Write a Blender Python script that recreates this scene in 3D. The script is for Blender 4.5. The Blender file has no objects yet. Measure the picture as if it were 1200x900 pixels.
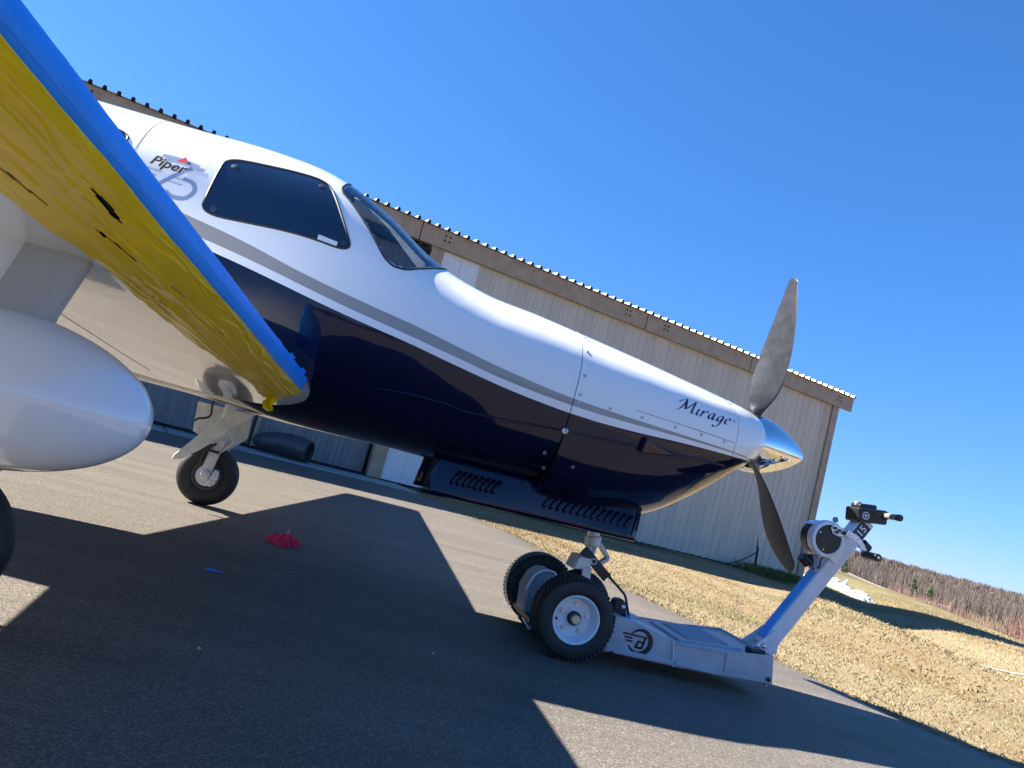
import bpy, bmesh, math, random
import numpy as np
from mathutils import Vector, Matrix
random.seed(7); rng = np.random.default_rng(7)
R = math.radians
sc = bpy.context.scene
col = sc.collection

# ------------------------------------------------------------------ camera
# world: X = aircraft nose direction, Y = aircraft left, Z up, metres; origin on the ground midway between main wheels
CAM = np.array([1.0103, -4.1760, 0.78])
ROLL, PITCH, YAW, FPX = R(15.0), R(6.6), R(9.394), 900.0   # yaw: view direction turned this much from +Y towards +X
_f0 = np.array([math.sin(YAW), math.cos(YAW), 0]); _r0 = np.array([math.cos(YAW), -math.sin(YAW), 0]); _u0 = np.array([0, 0, 1.0])
_fw = _f0 * math.cos(PITCH) + _u0 * math.sin(PITCH)
_up = -_f0 * math.sin(PITCH) + _u0 * math.cos(PITCH)
_rt = _r0 * math.cos(ROLL) + _up * math.sin(ROLL)
_up = -_r0 * math.sin(ROLL) + _up * math.cos(ROLL)
cam = bpy.data.objects.new('camera', bpy.data.cameras.new('camera')); col.objects.link(cam)
m = Matrix.Identity(4)
for i in range(3):
    m[i][0], m[i][1], m[i][2], m[i][3] = _rt[i], _up[i], -_fw[i], CAM[i]
cam.matrix_world = m
cam.data.sensor_width = 36; cam.data.lens = 36 * FPX / 1200; cam.data.clip_start = .05; cam.data.clip_end = 6000
sc.camera = cam

# ------------------------------------------------------------------ sky, sun, exposure
SUN = np.array([-1.22, 0.42, 1.0]); SUN = SUN / np.linalg.norm(SUN)       # towards the sun
elev = math.asin(SUN[2]); az = math.atan2(SUN[0], SUN[1])                  # azimuth from +Y towards +X
w = bpy.data.worlds.new('World'); sc.world = w; w.use_nodes = True
nt = w.node_tree; bg = nt.nodes['Background']
sky = nt.nodes.new('ShaderNodeTexSky'); sky.sky_type = 'NISHITA'; sky.sun_disc = False
sky.sun_elevation = elev; sky.sun_rotation = az; sky.air_density = 1.0; sky.dust_density = 0.0; sky.ozone_density = 8.0; sky.altitude = 100
SKY_STRENGTH, KEXP = 0.05, 0.05 * 2 ** 2.03
sepn = nt.nodes.new('ShaderNodeSeparateColor'); cmb = nt.nodes.new('ShaderNodeCombineColor'); nt.links.new(sky.outputs[0], sepn.inputs[0])
for ch, (pw, gain) in enumerate(((1.0, .57), (.74, .71), (.70, 1.10))):      # the camera's rendering of a clear spring sky, same for every direction
    p_ = nt.nodes.new('ShaderNodeMath'); p_.operation = 'POWER'; p_.inputs[1].default_value = pw; nt.links.new(sepn.outputs[ch], p_.inputs[0])
    g_ = nt.nodes.new('ShaderNodeMath'); g_.operation = 'MULTIPLY'; g_.inputs[1].default_value = gain * KEXP ** (pw - 1); nt.links.new(p_.outputs[0], g_.inputs[0]); nt.links.new(g_.outputs[0], cmb.inputs[ch])
nt.links.new(cmb.outputs[0], bg.inputs[0]); bg.inputs[1].default_value = SKY_STRENGTH
sun = bpy.data.objects.new('sun', bpy.data.lights.new('sun', 'SUN')); col.objects.link(sun)
sun.data.energy = 5.0; sun.data.angle = R(.53); sun.data.color = (1.0, .94, .85)
sun.rotation_euler = Vector(SUN).to_track_quat('Z', 'Y').to_euler()
sc.view_settings.view_transform = 'Standard'; sc.view_settings.look = 'None'
sc.view_settings.gamma = 1; sc.view_settings.use_curve_mapping = False; sc.view_settings.exposure = 2.03

# ------------------------------------------------------------------ pixel helpers (1200 x 900 photograph)
def ray(x, y):
    return _rt * ((x - 600) / FPX) + _up * (-(y - 450) / FPX) + _fw
def S(x, y, Y):
    d = ray(x, y); return CAM + d * ((Y - CAM[1]) / d[1])
def G(x, y, z=0.0):
    d = ray(x, y); return CAM + d * ((z - CAM[2]) / d[2])

# ------------------------------------------------------------------ materials
MATS = {}
def mat(name, base, rough=.5, metal=0.0, coat=0.0, var=0.0, vscale=8.0, bump=0.0, bscale=40.0, spec=.5, var2=None):
    if name in MATS: return MATS[name]
    M = bpy.data.materials.new(name); M.use_nodes = True; n = M.node_tree.nodes; l = M.node_tree.links
    b = n['Principled BSDF']
    b.inputs['Base Color'].default_value = (*base, 1); b.inputs['Roughness'].default_value = rough
    b.inputs['Metallic'].default_value = metal; b.inputs['Coat Weight'].default_value = coat; b.inputs['Coat Roughness'].default_value = .04
    b.inputs['Specular IOR Level'].default_value = spec
    tc = n.new('ShaderNodeTexCoord')
    if var > 0:
        t = n.new('ShaderNodeTexNoise'); t.inputs['Scale'].default_value = vscale; t.inputs['Detail'].default_value = 6; t.inputs['Roughness'].default_value = .65
        l.new(tc.outputs['Object'], t.inputs['Vector'])
        mx = n.new('ShaderNodeMix'); mx.data_type = 'RGBA'
        c2 = var2 if var2 else tuple(c * (1 - var) for c in base)
        c1 = base if var2 else tuple(min(1, c * (1 + var)) for c in base)
        mx.inputs[6].default_value = (*c1, 1); mx.inputs[7].default_value = (*c2, 1)
        rp = n.new('ShaderNodeMapRange'); rp.inputs[1].default_value = .3; rp.inputs[2].default_value = .7
        l.new(t.outputs[0], rp.inputs[0]); l.new(rp.outputs[0], mx.inputs[0]); l.new(mx.outputs[2], b.inputs['Base Color'])
    if bump > 0:
        t = n.new('ShaderNodeTexNoise'); t.inputs['Scale'].default_value = bscale; t.inputs['Detail'].default_value = 5
        l.new(tc.outputs['Object'], t.inputs['Vector'])
        bp = n.new('ShaderNodeBump'); bp.inputs['Strength'].default_value = 1; bp.inputs['Distance'].default_value = bump
        l.new(t.outputs[0], bp.inputs['Height']); l.new(bp.outputs[0], b.inputs['Normal'])
    MATS[name] = M; return M

def paint_material():
    """white top, grey and white stripes, navy belly: limits are heights along the fuselage"""
    M = bpy.data.materials.new('aircraft_paint'); M.use_nodes = True; n = M.node_tree.nodes; l = M.node_tree.links
    b = n['Principled BSDF']; tc = n.new('ShaderNodeTexCoord'); sp = n.new('ShaderNodeSeparateXYZ'); l.new(tc.outputs['Object'], sp.inputs[0])
    X0, X1, Z0, Z1 = -2.0, 3.2, 1.0, 1.9
    xn = n.new('ShaderNodeMapRange'); xn.inputs[1].default_value = X0; xn.inputs[2].default_value = X1; l.new(sp.outputs[0], xn.inputs[0])
    zn = n.new('ShaderNodeMapRange'); zn.inputs[1].default_value = Z0; zn.inputs[2].default_value = Z1; zn.clamp = False; l.new(sp.outputs[2], zn.inputs[0])
    def line(pts):
        fc = n.new('ShaderNodeFloatCurve'); c = fc.mapping.curves[0]
        pts = [((x - X0) / (X1 - X0), (z - Z0) / (Z1 - Z0)) for x, z in pts]
        c.points[0].location = pts[0]; c.points[1].location = pts[-1]
        for p in pts[1:-1]: c.points.new(*p)
        fc.mapping.update(); l.new(xn.outputs[0], fc.inputs['Value'])
        gt = n.new('ShaderNodeMath'); gt.operation = 'GREATER_THAN'; l.new(zn.outputs[0], gt.inputs[0]); l.new(fc.outputs[0], gt.inputs[1])
        return gt.outputs[0]
    g1 = line([(-2, 1.80), (-1, 1.68), (-.05, 1.522), (.238, 1.477), (.564, 1.409), (.893, 1.358), (1.089, 1.332), (1.319, 1.293), (1.588, 1.252), (1.907, 1.219), (2.14, 1.209), (2.43, 1.204), (2.75, 1.202), (3.2, 1.205)])
    g2 = line([(-2, 1.73), (-1, 1.61), (.052, 1.438), (.258, 1.409), (.744, 1.326), (1.073, 1.280), (1.335, 1.242), (1.601, 1.206), (1.917, 1.184), (2.146, 1.180), (2.435, 1.186), (2.751, 1.192), (3.2, 1.20)])
    g3 = line([(-2, 1.67), (-1, 1.55), (.112, 1.392), (.272, 1.369), (.754, 1.289), (1.083, 1.245), (1.345, 1.205), (1.611, 1.169), (1.791, 1.153), (1.927, 1.145), (2.156, 1.143), (2.578, 1.165), (2.951, 1.183), (3.2, 1.20)])
    white, grey, navy = (.84, .84, .83, 1), (.33, .31, .29, 1), (.0045, .0065, .028, 1)
    def mix(fac, a, bb):
        mx = n.new('ShaderNodeMix'); mx.data_type = 'RGBA'; l.new(fac, mx.inputs[0])
        for sock, v in ((mx.inputs[6], a), (mx.inputs[7], bb)):
            if isinstance(v, tuple): sock.default_value = v
            else: l.new(v, sock)
        return mx.outputs[2]
    c = mix(g3, navy, white); c = mix(g2, c, grey); c = mix(g1, c, white)
    l.new(c, b.inputs['Base Color'])
    b.inputs['Roughness'].default_value = .22; b.inputs['Coat Weight'].default_value = 1.0; b.inputs['Coat Roughness'].default_value = .012; b.inputs['Specular IOR Level'].default_value = .06; b.inputs['Coat IOR'].default_value = 1.42
    # slight waviness of the skin and faint road dust
    t = n.new('ShaderNodeTexNoise'); t.inputs['Scale'].default_value = 3.2; l.new(tc.outputs['Object'], t.inputs['Vector'])
    bp = n.new('ShaderNodeBump'); bp.inputs['Distance'].default_value = .006; bp.inputs['Strength'].default_value = .5; l.new(t.outputs[0], bp.inputs['Height'])
    l.new(bp.outputs[0], b.inputs['Normal']); l.new(bp.outputs[0], b.inputs['Coat Normal'])
    t2 = n.new('ShaderNodeTexNoise'); t2.inputs['Scale'].default_value = 14; t2.inputs['Detail'].default_value = 8; l.new(tc.outputs['Object'], t2.inputs['Vector'])
    mr = n.new('ShaderNodeMapRange'); mr.inputs[1].default_value = .35; mr.inputs[2].default_value = .8; mr.inputs[3].default_value = .16; mr.inputs[4].default_value = .34
    l.new(t2.outputs[0], mr.inputs[0]); l.new(mr.outputs[0], b.inputs['Roughness'])
    return M
PAINT = paint_material()
WHITE = mat('white_paint', (.80, .81, .82), .2, coat=.6, bump=.004, bscale=2.5)
NAVY = mat('navy_paint', (.0045, .0065, .028), .2, coat=.9, bump=.010, bscale=3.5, spec=.05)
CHROME = mat('polished_metal', (.82, .83, .85), .06, metal=1, bump=.0006, bscale=6)
BARE = mat('brushed_metal', (.42, .42, .42), .36, metal=.85, var=.35, vscale=22, bump=.0004, bscale=120)
STEEL = mat('bare_steel', (.55, .55, .56), .32, metal=1, var=.2, vscale=30)
RUBBER = mat('black_rubber', (.016, .016, .017), .62, var=.5, vscale=30, bump=.0008, bscale=160)
BLACK = mat('black_plastic', (.012, .012, .013), .38, bump=.0006, bscale=140)
MATTE = mat('matte_black', (.006, .006, .007), .8)
def clear_glass():
    M = bpy.data.materials.new('windshield_glass'); M.use_nodes = True; n = M.node_tree.nodes; l = M.node_tree.links; n.remove(n['Principled BSDF'])
    tr = n.new('ShaderNodeBsdfTransparent'); tr.inputs[0].default_value = (.66, .74, .82, 1); gl = n.new('ShaderNodeBsdfGlossy'); gl.inputs['Roughness'].default_value = .03
    lw = n.new('ShaderNodeLayerWeight'); lw.inputs[0].default_value = .5; p5 = n.new('ShaderNodeMath'); p5.operation = 'POWER'; p5.inputs[1].default_value = 4; l.new(lw.outputs['Facing'], p5.inputs[0])
    fr = n.new('ShaderNodeMapRange'); fr.inputs[3].default_value = .06; l.new(p5.outputs[0], fr.inputs[0]); mx = n.new('ShaderNodeMixShader'); l.new(fr.outputs[0], mx.inputs[0]); l.new(tr.outputs[0], mx.inputs[1]); l.new(gl.outputs[0], mx.inputs[2])
    l.new(mx.outputs[0], n['Material Output'].inputs[0]); return M
CLEAR = clear_glass()
GLASS = mat('tinted_glass', (.006, .012, .030), .05, coat=1.0, spec=.6)
SEAL = mat('window_seal', (.02, .02, .022), .55)
PRIMER = mat('gear_white', (.62, .62, .58), .45, var=.2, vscale=14)
TUGW = mat('tug_white', (.66, .68, .72), .33, coat=.25, var=.10, vscale=9, bump=.0004, bscale=60)
TUGG = mat('tug_grey', (.23, .24, .26), .42, var=.15, vscale=20)
BLUE = mat('tug_blue', (.008, .29, .80), .35, coat=.3)
TUGS = mat('tug_silver', (.42, .44, .48), .36, coat=.2, var=.14, vscale=12, bump=.0004, bscale=60)
DECAL = mat('decal_black', (.008, .008, .012), .4)
DNAVY = mat('decal_navy', (.015, .012, .06), .35)
DGREY = mat('decal_bluegrey', (.26, .33, .46), .4)
DRED = mat('decal_red', (.65, .03, .06), .4)
DBLUE = mat('decal_blue', (.02, .03, .25), .4)
DWHITE = mat('decal_white', (.75, .75, .75), .5)
BRASS = mat('grease_cap', (.55, .50, .36), .4, metal=.6)

# ------------------------------------------------------------------ mesh builder
def frame(d):
    d = np.asarray(d, float); d = d / np.linalg.norm(d)
    a = np.array([0, 0, 1.0]) if abs(d[2]) < .9 else np.array([1.0, 0, 0])
    u = np.cross(a, d); u /= np.linalg.norm(u); v = np.cross(d, u); return d, u, v
class MB:
    def __init__(s): s.v = []; s.f = []; s.mi = []
    def add(s, vs, fs, k=0):
        o = len(s.v); s.v += [tuple(map(float, p)) for p in vs]; s.f += [tuple(i + o for i in f) for f in fs]; s.mi += [k] * len(fs); return s
    def box(s, c, size, ax=None, k=0):
        A = np.eye(3) if ax is None else np.asarray(ax, float)
        h = np.asarray(size) / 2; c = np.asarray(c, float)
        vs = [c + A.T @ (h * np.array([sx, sy, sz])) for sx in (-1, 1) for sy in (-1, 1) for sz in (-1, 1)]
        return s.add(vs, [(0, 1, 3, 2), (4, 6, 7, 5), (0, 4, 5, 1), (2, 3, 7, 6), (0, 2, 6, 4), (1, 5, 7, 3)], k)
    def beam(s, a, b, wdt, hgt, side=(0, 1, 0), k=0):
        a = np.asarray(a, float); b = np.asarray(b, float); d = b - a; L = np.linalg.norm(d); d /= L
        sd = np.asarray(side, float); sd = sd - d * sd.dot(d); sd /= np.linalg.norm(sd); n = np.cross(d, sd)
        return s.box((a + b) / 2, (L, wdt, hgt), [d, sd, n], k)
    def grid(s, P, closeu=False, closev=False, k=0, flip=False):
        P = np.asarray(P); nu, nv = P.shape[:2]; fs = []
        for i in range(nu if closeu else nu - 1):
            for j in range(nv if closev else nv - 1):
                q = (i * nv + j, ((i + 1) % nu) * nv + j, ((i + 1) % nu) * nv + (j + 1) % nv, i * nv + (j + 1) % nv)
                fs.append(q[::-1] if flip else q)
        return s.add(P.reshape(-1, 3), fs, k)
    def tube(s, pts, r, n=10, k=0, caps=True):
        pts = [np.asarray(p, float) for p in pts]; N = len(pts); rs = [r] * N if np.isscalar(r) else list(r)
        rings = []; u = None
        for i in range(N):
            d = pts[min(i + 1, N - 1)] - pts[max(i - 1, 0)]; d /= max(1e-9, np.linalg.norm(d))
            if u is None: _, u, _ = frame(d)
            u = u - d * u.dot(d); u /= np.linalg.norm(u); v = np.cross(d, u)
            rings.append([pts[i] + rs[i] * (math.cos(2 * math.pi * j / n) * u + math.sin(2 * math.pi * j / n) * v) for j in range(n)])
        o = len(s.v); s.grid(np.array(rings), closev=True, k=k, flip=True)
        if caps:
            s.f += [tuple(o + j for j in range(n))[::-1], tuple(o + (N - 1) * n + j for j in range(n))]; s.mi += [k, k]
        return s
    def lathe(s, prof, o, axis, n=32, k=0):
        d, u, v = frame(axis); o = np.asarray(o, float)
        rings = [[o + d * a + r * (math.cos(2 * math.pi * j / n) * u + math.sin(2 * math.pi * j / n) * v) for j in range(n)] for a, r in prof]
        return s.grid(np.array(rings), closev=True, k=k, flip=True)
    def prism(s, pa, off, k=0):
        pa = [np.asarray(p, float) for p in pa]; off = np.asarray(off, float); n = len(pa)
        fs = [tuple(range(n))[::-1], tuple(range(n, 2 * n))] + [(i, (i + 1) % n, n + (i + 1) % n, n + i) for i in range(n)]
        return s.add(pa + [p + off for p in pa], fs, k)
    def mesh(s, name, mats, smooth=40):
        me = bpy.data.meshes.new(name); me.from_pydata(s.v, [], s.f)
        for mm in (mats if isinstance(mats, (list, tuple)) else [mats]): me.materials.append(mm)
        me.polygons.foreach_set('material_index', s.mi)
        bm = bmesh.new(); bm.from_mesh(me); bmesh.ops.remove_doubles(bm, verts=bm.verts, dist=1e-5)
        bmesh.ops.recalc_face_normals(bm, faces=bm.faces); bm.to_mesh(me); bm.free()
        if smooth:
            me.polygons.foreach_set('use_smooth', [True] * len(me.polygons)); me.set_sharp_from_angle(angle=R(smooth))
        me.update(); return me
    def build(s, name, mats, parent=None, smooth=40, bevel=0, seg=2):
        return link(name, s.mesh(name, mats, smooth), parent, bevel, seg)
def link(name, me, parent=None, bevel=0, seg=2):
    o = bpy.data.objects.new(name, me); col.objects.link(o); o.parent = parent
    if bevel:
        b = o.modifiers.new('bevel', 'BEVEL'); b.width = bevel; b.segments = seg; b.limit_method = 'ANGLE'; b.angle_limit = R(35)
    return o
def tag(o, label=None, cat=None, group=None, kind=None):
    for k, v in (('label', label), ('category', cat), ('group', group), ('kind', kind)):
        if v: o[k] = v
    return o
def empty(name, loc=(0, 0, 0), rz=0):
    o = bpy.data.objects.new(name, None); col.objects.link(o); o.location = loc; o.rotation_euler = (0, 0, rz); o.empty_display_size = .2; return o
def smooth_poly(pts, n=8, closed=False):
    p = [np.asarray(q, float) for q in pts]; N = len(p); out = []
    rngi = range(N) if closed else range(N - 1)
    for i in rngi:
        a, b, c, d = (p[(i - 1) % N], p[i], p[(i + 1) % N], p[(i + 2) % N]) if closed else (p[max(i - 1, 0)], p[i], p[i + 1], p[min(i + 2, N - 1)])
        for t in np.linspace(0, 1, n, endpoint=False):
            out.append(.5 * (2 * b + (c - a) * t + (2 * a - 5 * b + 4 * c - d) * t * t + (3 * b - a - 3 * c + d) * t ** 3))
    if not closed: out.append(p[-1])
    return out
def vnoise(P, s, seed=0):
    """cheap smooth pseudo noise from summed sines, P (...,3)"""
    r = np.random.default_rng(seed); P = np.asarray(P) * s; o = 0
    for k in range(6):
        d = r.normal(size=3) * (1 + .35 * k); o = o + np.sin(P @ d + r.uniform(0, 6.28)) / (1 + .25 * k)
    return o / 4
#@@SETTING
# ------------------------------------------------------------------ hangar frame of reference
HA = np.array([1.335, 11.856, 0.0]); HAZ = R(16.461)
HD = np.array([math.cos(HAZ), math.sin(HAZ), 0]); HN = np.array([math.sin(HAZ), -math.cos(HAZ), 0])   # along wall, out of wall towards the apron
def smoothstep(a, b, x): t = np.clip((x - a) / (b - a), 0, 1); return t * t * (3 - 2 * t)

# ------------------------------------------------------------------ terrain
CR0 = np.array([15.3, 10.0]); CRN = np.array([.87, -.493])
def terrain(X, Y):
    q = (X - CR0[0]) * CRN[0] + (Y - CR0[1]) * CRN[1] + .8 * np.sin(Y * .11) + .5 * np.sin(Y * .37 + X * .2)
    d = np.hypot(X - 1, Y + 4)
    h = -3.4 * smoothstep(0, 26, q) * smoothstep(8, 40, d)
    h = h + .05 * np.sin(X * .8 + 1.3 * np.sin(Y * .5)) * smoothstep(6.5, 10, X) * smoothstep(-.5, -4, q)
    h = h - .22 * np.exp(-((q + 1.8) / 1.3) ** 2) * smoothstep(8, 12, X)          # shallow swale before the edge of the field
    far = smoothstep(190, 520, d)
    angle = np.arctan2(Y + 4, X - 1)
    h = h + far * (4.5 + 2.0 * np.sin(angle * 5 + 1.2) + 1.0 * np.sin(angle * 13)) + smoothstep(600, 1500, d) * 24
    return h
def build_ground():
    rad = np.concatenate([np.linspace(0, 14, 57), np.geomspace(14.4, 3000, 110)])
    an = np.linspace(0, 2 * math.pi, 361)[:-1]
    rr, aa = np.meshgrid(rad, an, indexing='ij')
    X = 4 + rr * np.cos(aa); Y = 2 + rr * np.sin(aa)
    P = np.stack([X, Y, terrain(X, Y) - .012], -1)
    o = MB().grid(P, closev=True).build('grass_field', field_material(), smooth=180)
    tag(o, kind='structure')
def field_material():
    M = bpy.data.materials.new('dry_grass'); M.use_nodes = True; n = M.node_tree.nodes; l = M.node_tree.links; b = n['Principled BSDF']
    tc = n.new('ShaderNodeTexCoord')
    def noise(scale, det=6, rough=.6, st=None):
        t = n.new('ShaderNodeTexNoise'); t.inputs['Scale'].default_value = scale; t.inputs['Detail'].default_value = det; t.inputs['Roughness'].default_value = rough
        if st:
            mp = n.new('ShaderNodeMapping'); mp.inputs['Scale'].default_value = st; l.new(tc.outputs['Object'], mp.inputs[0]); l.new(mp.outputs[0], t.inputs[0])
        else: l.new(tc.outputs['Object'], t.inputs[0])
        return t.outputs[0]
    def ramp(f, stops):
        r = n.new('ShaderNodeValToRGB'); l.new(f, r.inputs[0]); e = r.color_ramp.elements
        e[0].position, e[0].color = stops[0][0], (*stops[0][1], 1); e[1].position, e[1].color = stops[-1][0], (*stops[-1][1], 1)
        for p, c in stops[1:-1]: x = e.new(p); x.color = (*c, 1)
        return r.outputs[0]
    def mix(f, a, c, t='MIX'):
        mx = n.new('ShaderNodeMix'); mx.data_type = 'RGBA'; mx.blend_type = t
        if isinstance(f, float): mx.inputs[0].default_value = f
        else: l.new(f, mx.inputs[0])
        l.new(a, mx.inputs[6]); l.new(c, mx.inputs[7]); return mx.outputs[2]
    straw = ramp(noise(60, 8, .75), [(.28, (0.163, 0.123, 0.065)), (.45, (0.249, 0.194, 0.107)), (.6, (0.301, 0.241, 0.140)), (.75, (0.370, 0.310, 0.202))])
    soil = ramp(noise(20, 8, .7), [(.3, (0.103, 0.062, 0.029)), (.55, (0.245, 0.172, 0.079)), (.75, (0.301, 0.224, 0.116))])
    green = ramp(noise(26, 8, .7), [(.3, (0.077, 0.069, 0.026)), (.6, (0.189, 0.159, 0.069)), (.8, (0.284, 0.232, 0.120))])
    def mask(scale, lo, hi, st=None):
        r = n.new('ShaderNodeMapRange'); r.inputs[1].default_value = lo; r.inputs[2].default_value = hi; l.new(noise(scale, 4, .55, st), r.inputs[0]); return r.outputs[0]
    c = mix(mask(.55, .48, .62, (1, .35, 1)), straw, soil)
    c = mix(mask(.22, .52, .66), c, green)
    # near the hangar wall and far away: greener, then brown woodland floor
    sp = n.new('ShaderNodeSeparateXYZ'); l.new(tc.outputs['Object'], sp.inputs[0])
    dist = n.new('ShaderNodeVectorMath'); dist.operation = 'LENGTH'; l.new(tc.outputs['Object'], dist.inputs[0])
    fr = n.new('ShaderNodeMapRange'); fr.inputs[1].default_value = 45; fr.inputs[2].default_value = 75; l.new(dist.outputs['Value'], fr.inputs[0])
    wood = ramp(noise(.35, 8, .7), [(.3, (.030, .024, .020)), (.55, (.060, .046, .037)), (.75, (.10, .075, .06))])
    c = mix(fr.outputs[0], c, wood)
    dt = n.new('ShaderNodeVectorMath'); dt.operation = 'DOT_PRODUCT'; l.new(tc.outputs['Object'], dt.inputs[0]); dt.inputs[1].default_value = tuple(HN)
    gr = n.new('ShaderNodeMapRange'); gr.inputs[1].default_value = float(HA.dot(HN)) + 1.9; gr.inputs[2].default_value = float(HA.dot(HN)) + .5
    l.new(dt.outputs['Value'], gr.inputs[0])
    near = n.new('ShaderNodeMath'); near.operation = 'MULTIPLY'; l.new(gr.outputs[0], near.inputs[0]); l.new(mask(1.3, .3, .6), near.inputs[1])
    c = mix(near.outputs[0], c, green)
    l.new(c, b.inputs['Base Color']); b.inputs['Roughness'].default_value = .95; b.inputs['Specular IOR Level'].default_value = .15
    bp = n.new('ShaderNodeBump'); bp.inputs['Distance'].default_value = .022; bp.inputs['Strength'].default_value = 1; l.new(noise(45, 8, .7), bp.inputs['Height']); l.new(bp.outputs[0], b.inputs['Normal'])
    return M
build_ground()

def asphalt_material():
    M = bpy.data.materials.new('asphalt'); M.use_nodes = True; n = M.node_tree.nodes; l = M.node_tree.links; b = n['Principled BSDF']
    tc = n.new('ShaderNodeTexCoord')
    def noise(scale, det=4, rough=.6, st=None):
        t = n.new('ShaderNodeTexNoise'); t.inputs['Scale'].default_value = scale; t.inputs['Detail'].default_value = det; t.inputs['Roughness'].default_value = rough
        if st:
            mp = n.new('ShaderNodeMapping'); mp.inputs['Scale'].default_value = st; mp.inputs['Rotation'].default_value = (0, 0, R(8)); l.new(tc.outputs['Object'], mp.inputs[0]); l.new(mp.outputs[0], t.inputs[0])
        else: l.new(tc.outputs['Object'], t.inputs[0])
        return t.outputs[0]
    v = n.new('ShaderNodeTexVoronoi'); v.inputs['Scale'].default_value = 210; l.new(tc.outputs['Object'], v.inputs['Vector'])
    r = n.new('ShaderNodeValToRGB'); e = r.color_ramp.elements
    e[0].position, e[0].color = .1, (0.106, 0.095, 0.081, 1); e[1].position, e[1].color = .95, (0.243, 0.216, 0.180, 1)
    x = e.new(.6); x.color = (0.135, 0.121, 0.104, 1)
    sepc = n.new('ShaderNodeSeparateColor'); l.new(v.outputs['Color'], sepc.inputs[0]); l.new(sepc.outputs[0], r.inputs[0])
    mx = n.new('ShaderNodeMix'); mx.data_type = 'RGBA'; mx.blend_type = 'MULTIPLY'; mx.inputs[0].default_value = 1
    r2 = n.new('ShaderNodeValToRGB'); e = r2.color_ramp.elements; e[0].position, e[0].color = .3, (.78, .78, .79, 1); e[1].position, e[1].color = .7, (1.10, 1.08, 1.05, 1)
    l.new(noise(1.1, 6, .65, (.35, 2.6, 1)), r2.inputs[0]); l.new(r.outputs[0], mx.inputs[6]); l.new(r2.outputs[0], mx.inputs[7])
    l.new(mx.outputs[2], b.inputs['Base Color'])
    rr = n.new('ShaderNodeMapRange'); rr.inputs[3].default_value = .42; rr.inputs[4].default_value = .62; l.new(noise(3, 5), rr.inputs[0]); l.new(rr.outputs[0], b.inputs['Roughness'])
    b.inputs['Specular IOR Level'].default_value = .06
    bp = n.new('ShaderNodeBump'); bp.inputs['Distance'].default_value = .0025; bp.inputs['Strength'].default_value = .7
    ad = n.new('ShaderNodeMath'); ad.operation = 'ADD'; l.new(v.outputs['Distance'], ad.inputs[0]); l.new(noise(60, 4), ad.inputs[1])
    l.new(ad.outputs[0], bp.inputs['Height']); l.new(bp.outputs[0], b.inputs['Normal'])
    return M
ASPH = asphalt_material()
def build_apron():
    edge = [(2.30, 10.1), (2.52, 9.36), (3.01, 7.55), (3.28, 6.79), (3.55, 4.91), (3.68, 4.40), (3.85, 3.39), (3.98, 2.53), (4.17, 1.68), (4.27, 1.03), (4.36, .48), (4.42, .07), (4.53, -.24), (4.64, -.42), (4.76, -.62), (5.3, -2), (6.3, -6), (9, -22), (14, -48)]
    pts = smooth_poly([np.array([*p, 0]) for p in edge], 10)
    r = np.random.default_rng(3)
    pts = [p + np.array([r.normal() * .014, 0, 0]) for p in pts]
    m_ = MB(); L = []
    for p in pts: L.append([np.array([-70, p[1], .0]), np.array([p[0] - .5, p[1], .0]), np.array([p[0] - .04, p[1], -.001]), p + np.array([0, 0, -.014])])
    m_.grid(np.array(L))
    top = pts[0]
    # strip between the first edge point and the hangar concrete
    q = []
    for t in np.linspace(0, 1, 12):
        s_ = top + (np.array([1.75, 10.75, 0]) - top) * t
        q.append([np.array([-70, s_[1] , 0]), np.array([s_[0] - .5, s_[1], 0]), np.array([s_[0], s_[1], -.004])])
    m_.grid(np.array(q))
    o = m_.build('asphalt_apron', ASPH, smooth=180); tag(o, kind='structure')
build_apron()
def hw(s, n, z): return HA + HD * s + HN * n + np.array([0, 0, z])
CONC = mat('concrete', (.30, .30, .29), .8, var=.3, vscale=3.5, bump=.003, bscale=60)
# concrete pad in front of the sliding doors, drops a little to the asphalt, with its own joint
m_ = MB(); 
for s0, s1 in ((-22, -14.03), (-14, -9.03), (-9, -4.03), (-4, .55)):
    m_.grid(np.array([[hw(s0, -.6, .012), hw(s1, -.6, .012)], [hw(s0, 1.35, .012), hw(s1, 1.35, .012)], [hw(s0, 1.44, -.006), hw(s1, 1.44, -.006)]]))
tag(m_.build('concrete_pad', CONC, smooth=0), kind='structure')

# ------------------------------------------------------------------ hangar
WALLM = mat('wall_sheet_paint', (.58, .50, .39), .42, var=.16, vscale=1.6, bump=.0006, bscale=9, spec=.35)
ROOFM = mat('roof_sheet_metal', (.62, .63, .64), .35, metal=.3, var=.12, vscale=3)
BROWN = mat('brown_trim', (.37, .26, .165), .5, var=.18, vscale=5)
DOORM = mat('door_sheet_shaded', (.19, .195, .185), .5, var=.2, vscale=2.5)  # sheet colour darkened to stand in for the shade of the door recess
PANELW = mat('pale_panel', (.66, .67, .66), .35, var=.08, vscale=4)
def streaks(M, sc_):      # run-down dirt streaks on the cladding
    n = M.node_tree.nodes; l = M.node_tree.links; t = [q for q in n if q.type == 'TEX_NOISE' and q.inputs['Scale'].default_value < 5][0]; mp = n.new('ShaderNodeMapping'); mp.inputs['Scale'].default_value = sc_
    l.new([q for q in n if q.type == 'TEX_COORD'][0].outputs['Object'], mp.inputs[0]); l.new(mp.outputs[0], t.inputs['Vector'])
streaks(WALLM, (7, 7, .35)); streaks(DOORM, (5, 5, .3))
hang = empty('metal_hangar', HA, HAZ)      # local x along the wall, local -y out towards the apron
tag(hang, 'beige corrugated metal hangar with brown eave beam behind the aircraft', 'hangar')
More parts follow.
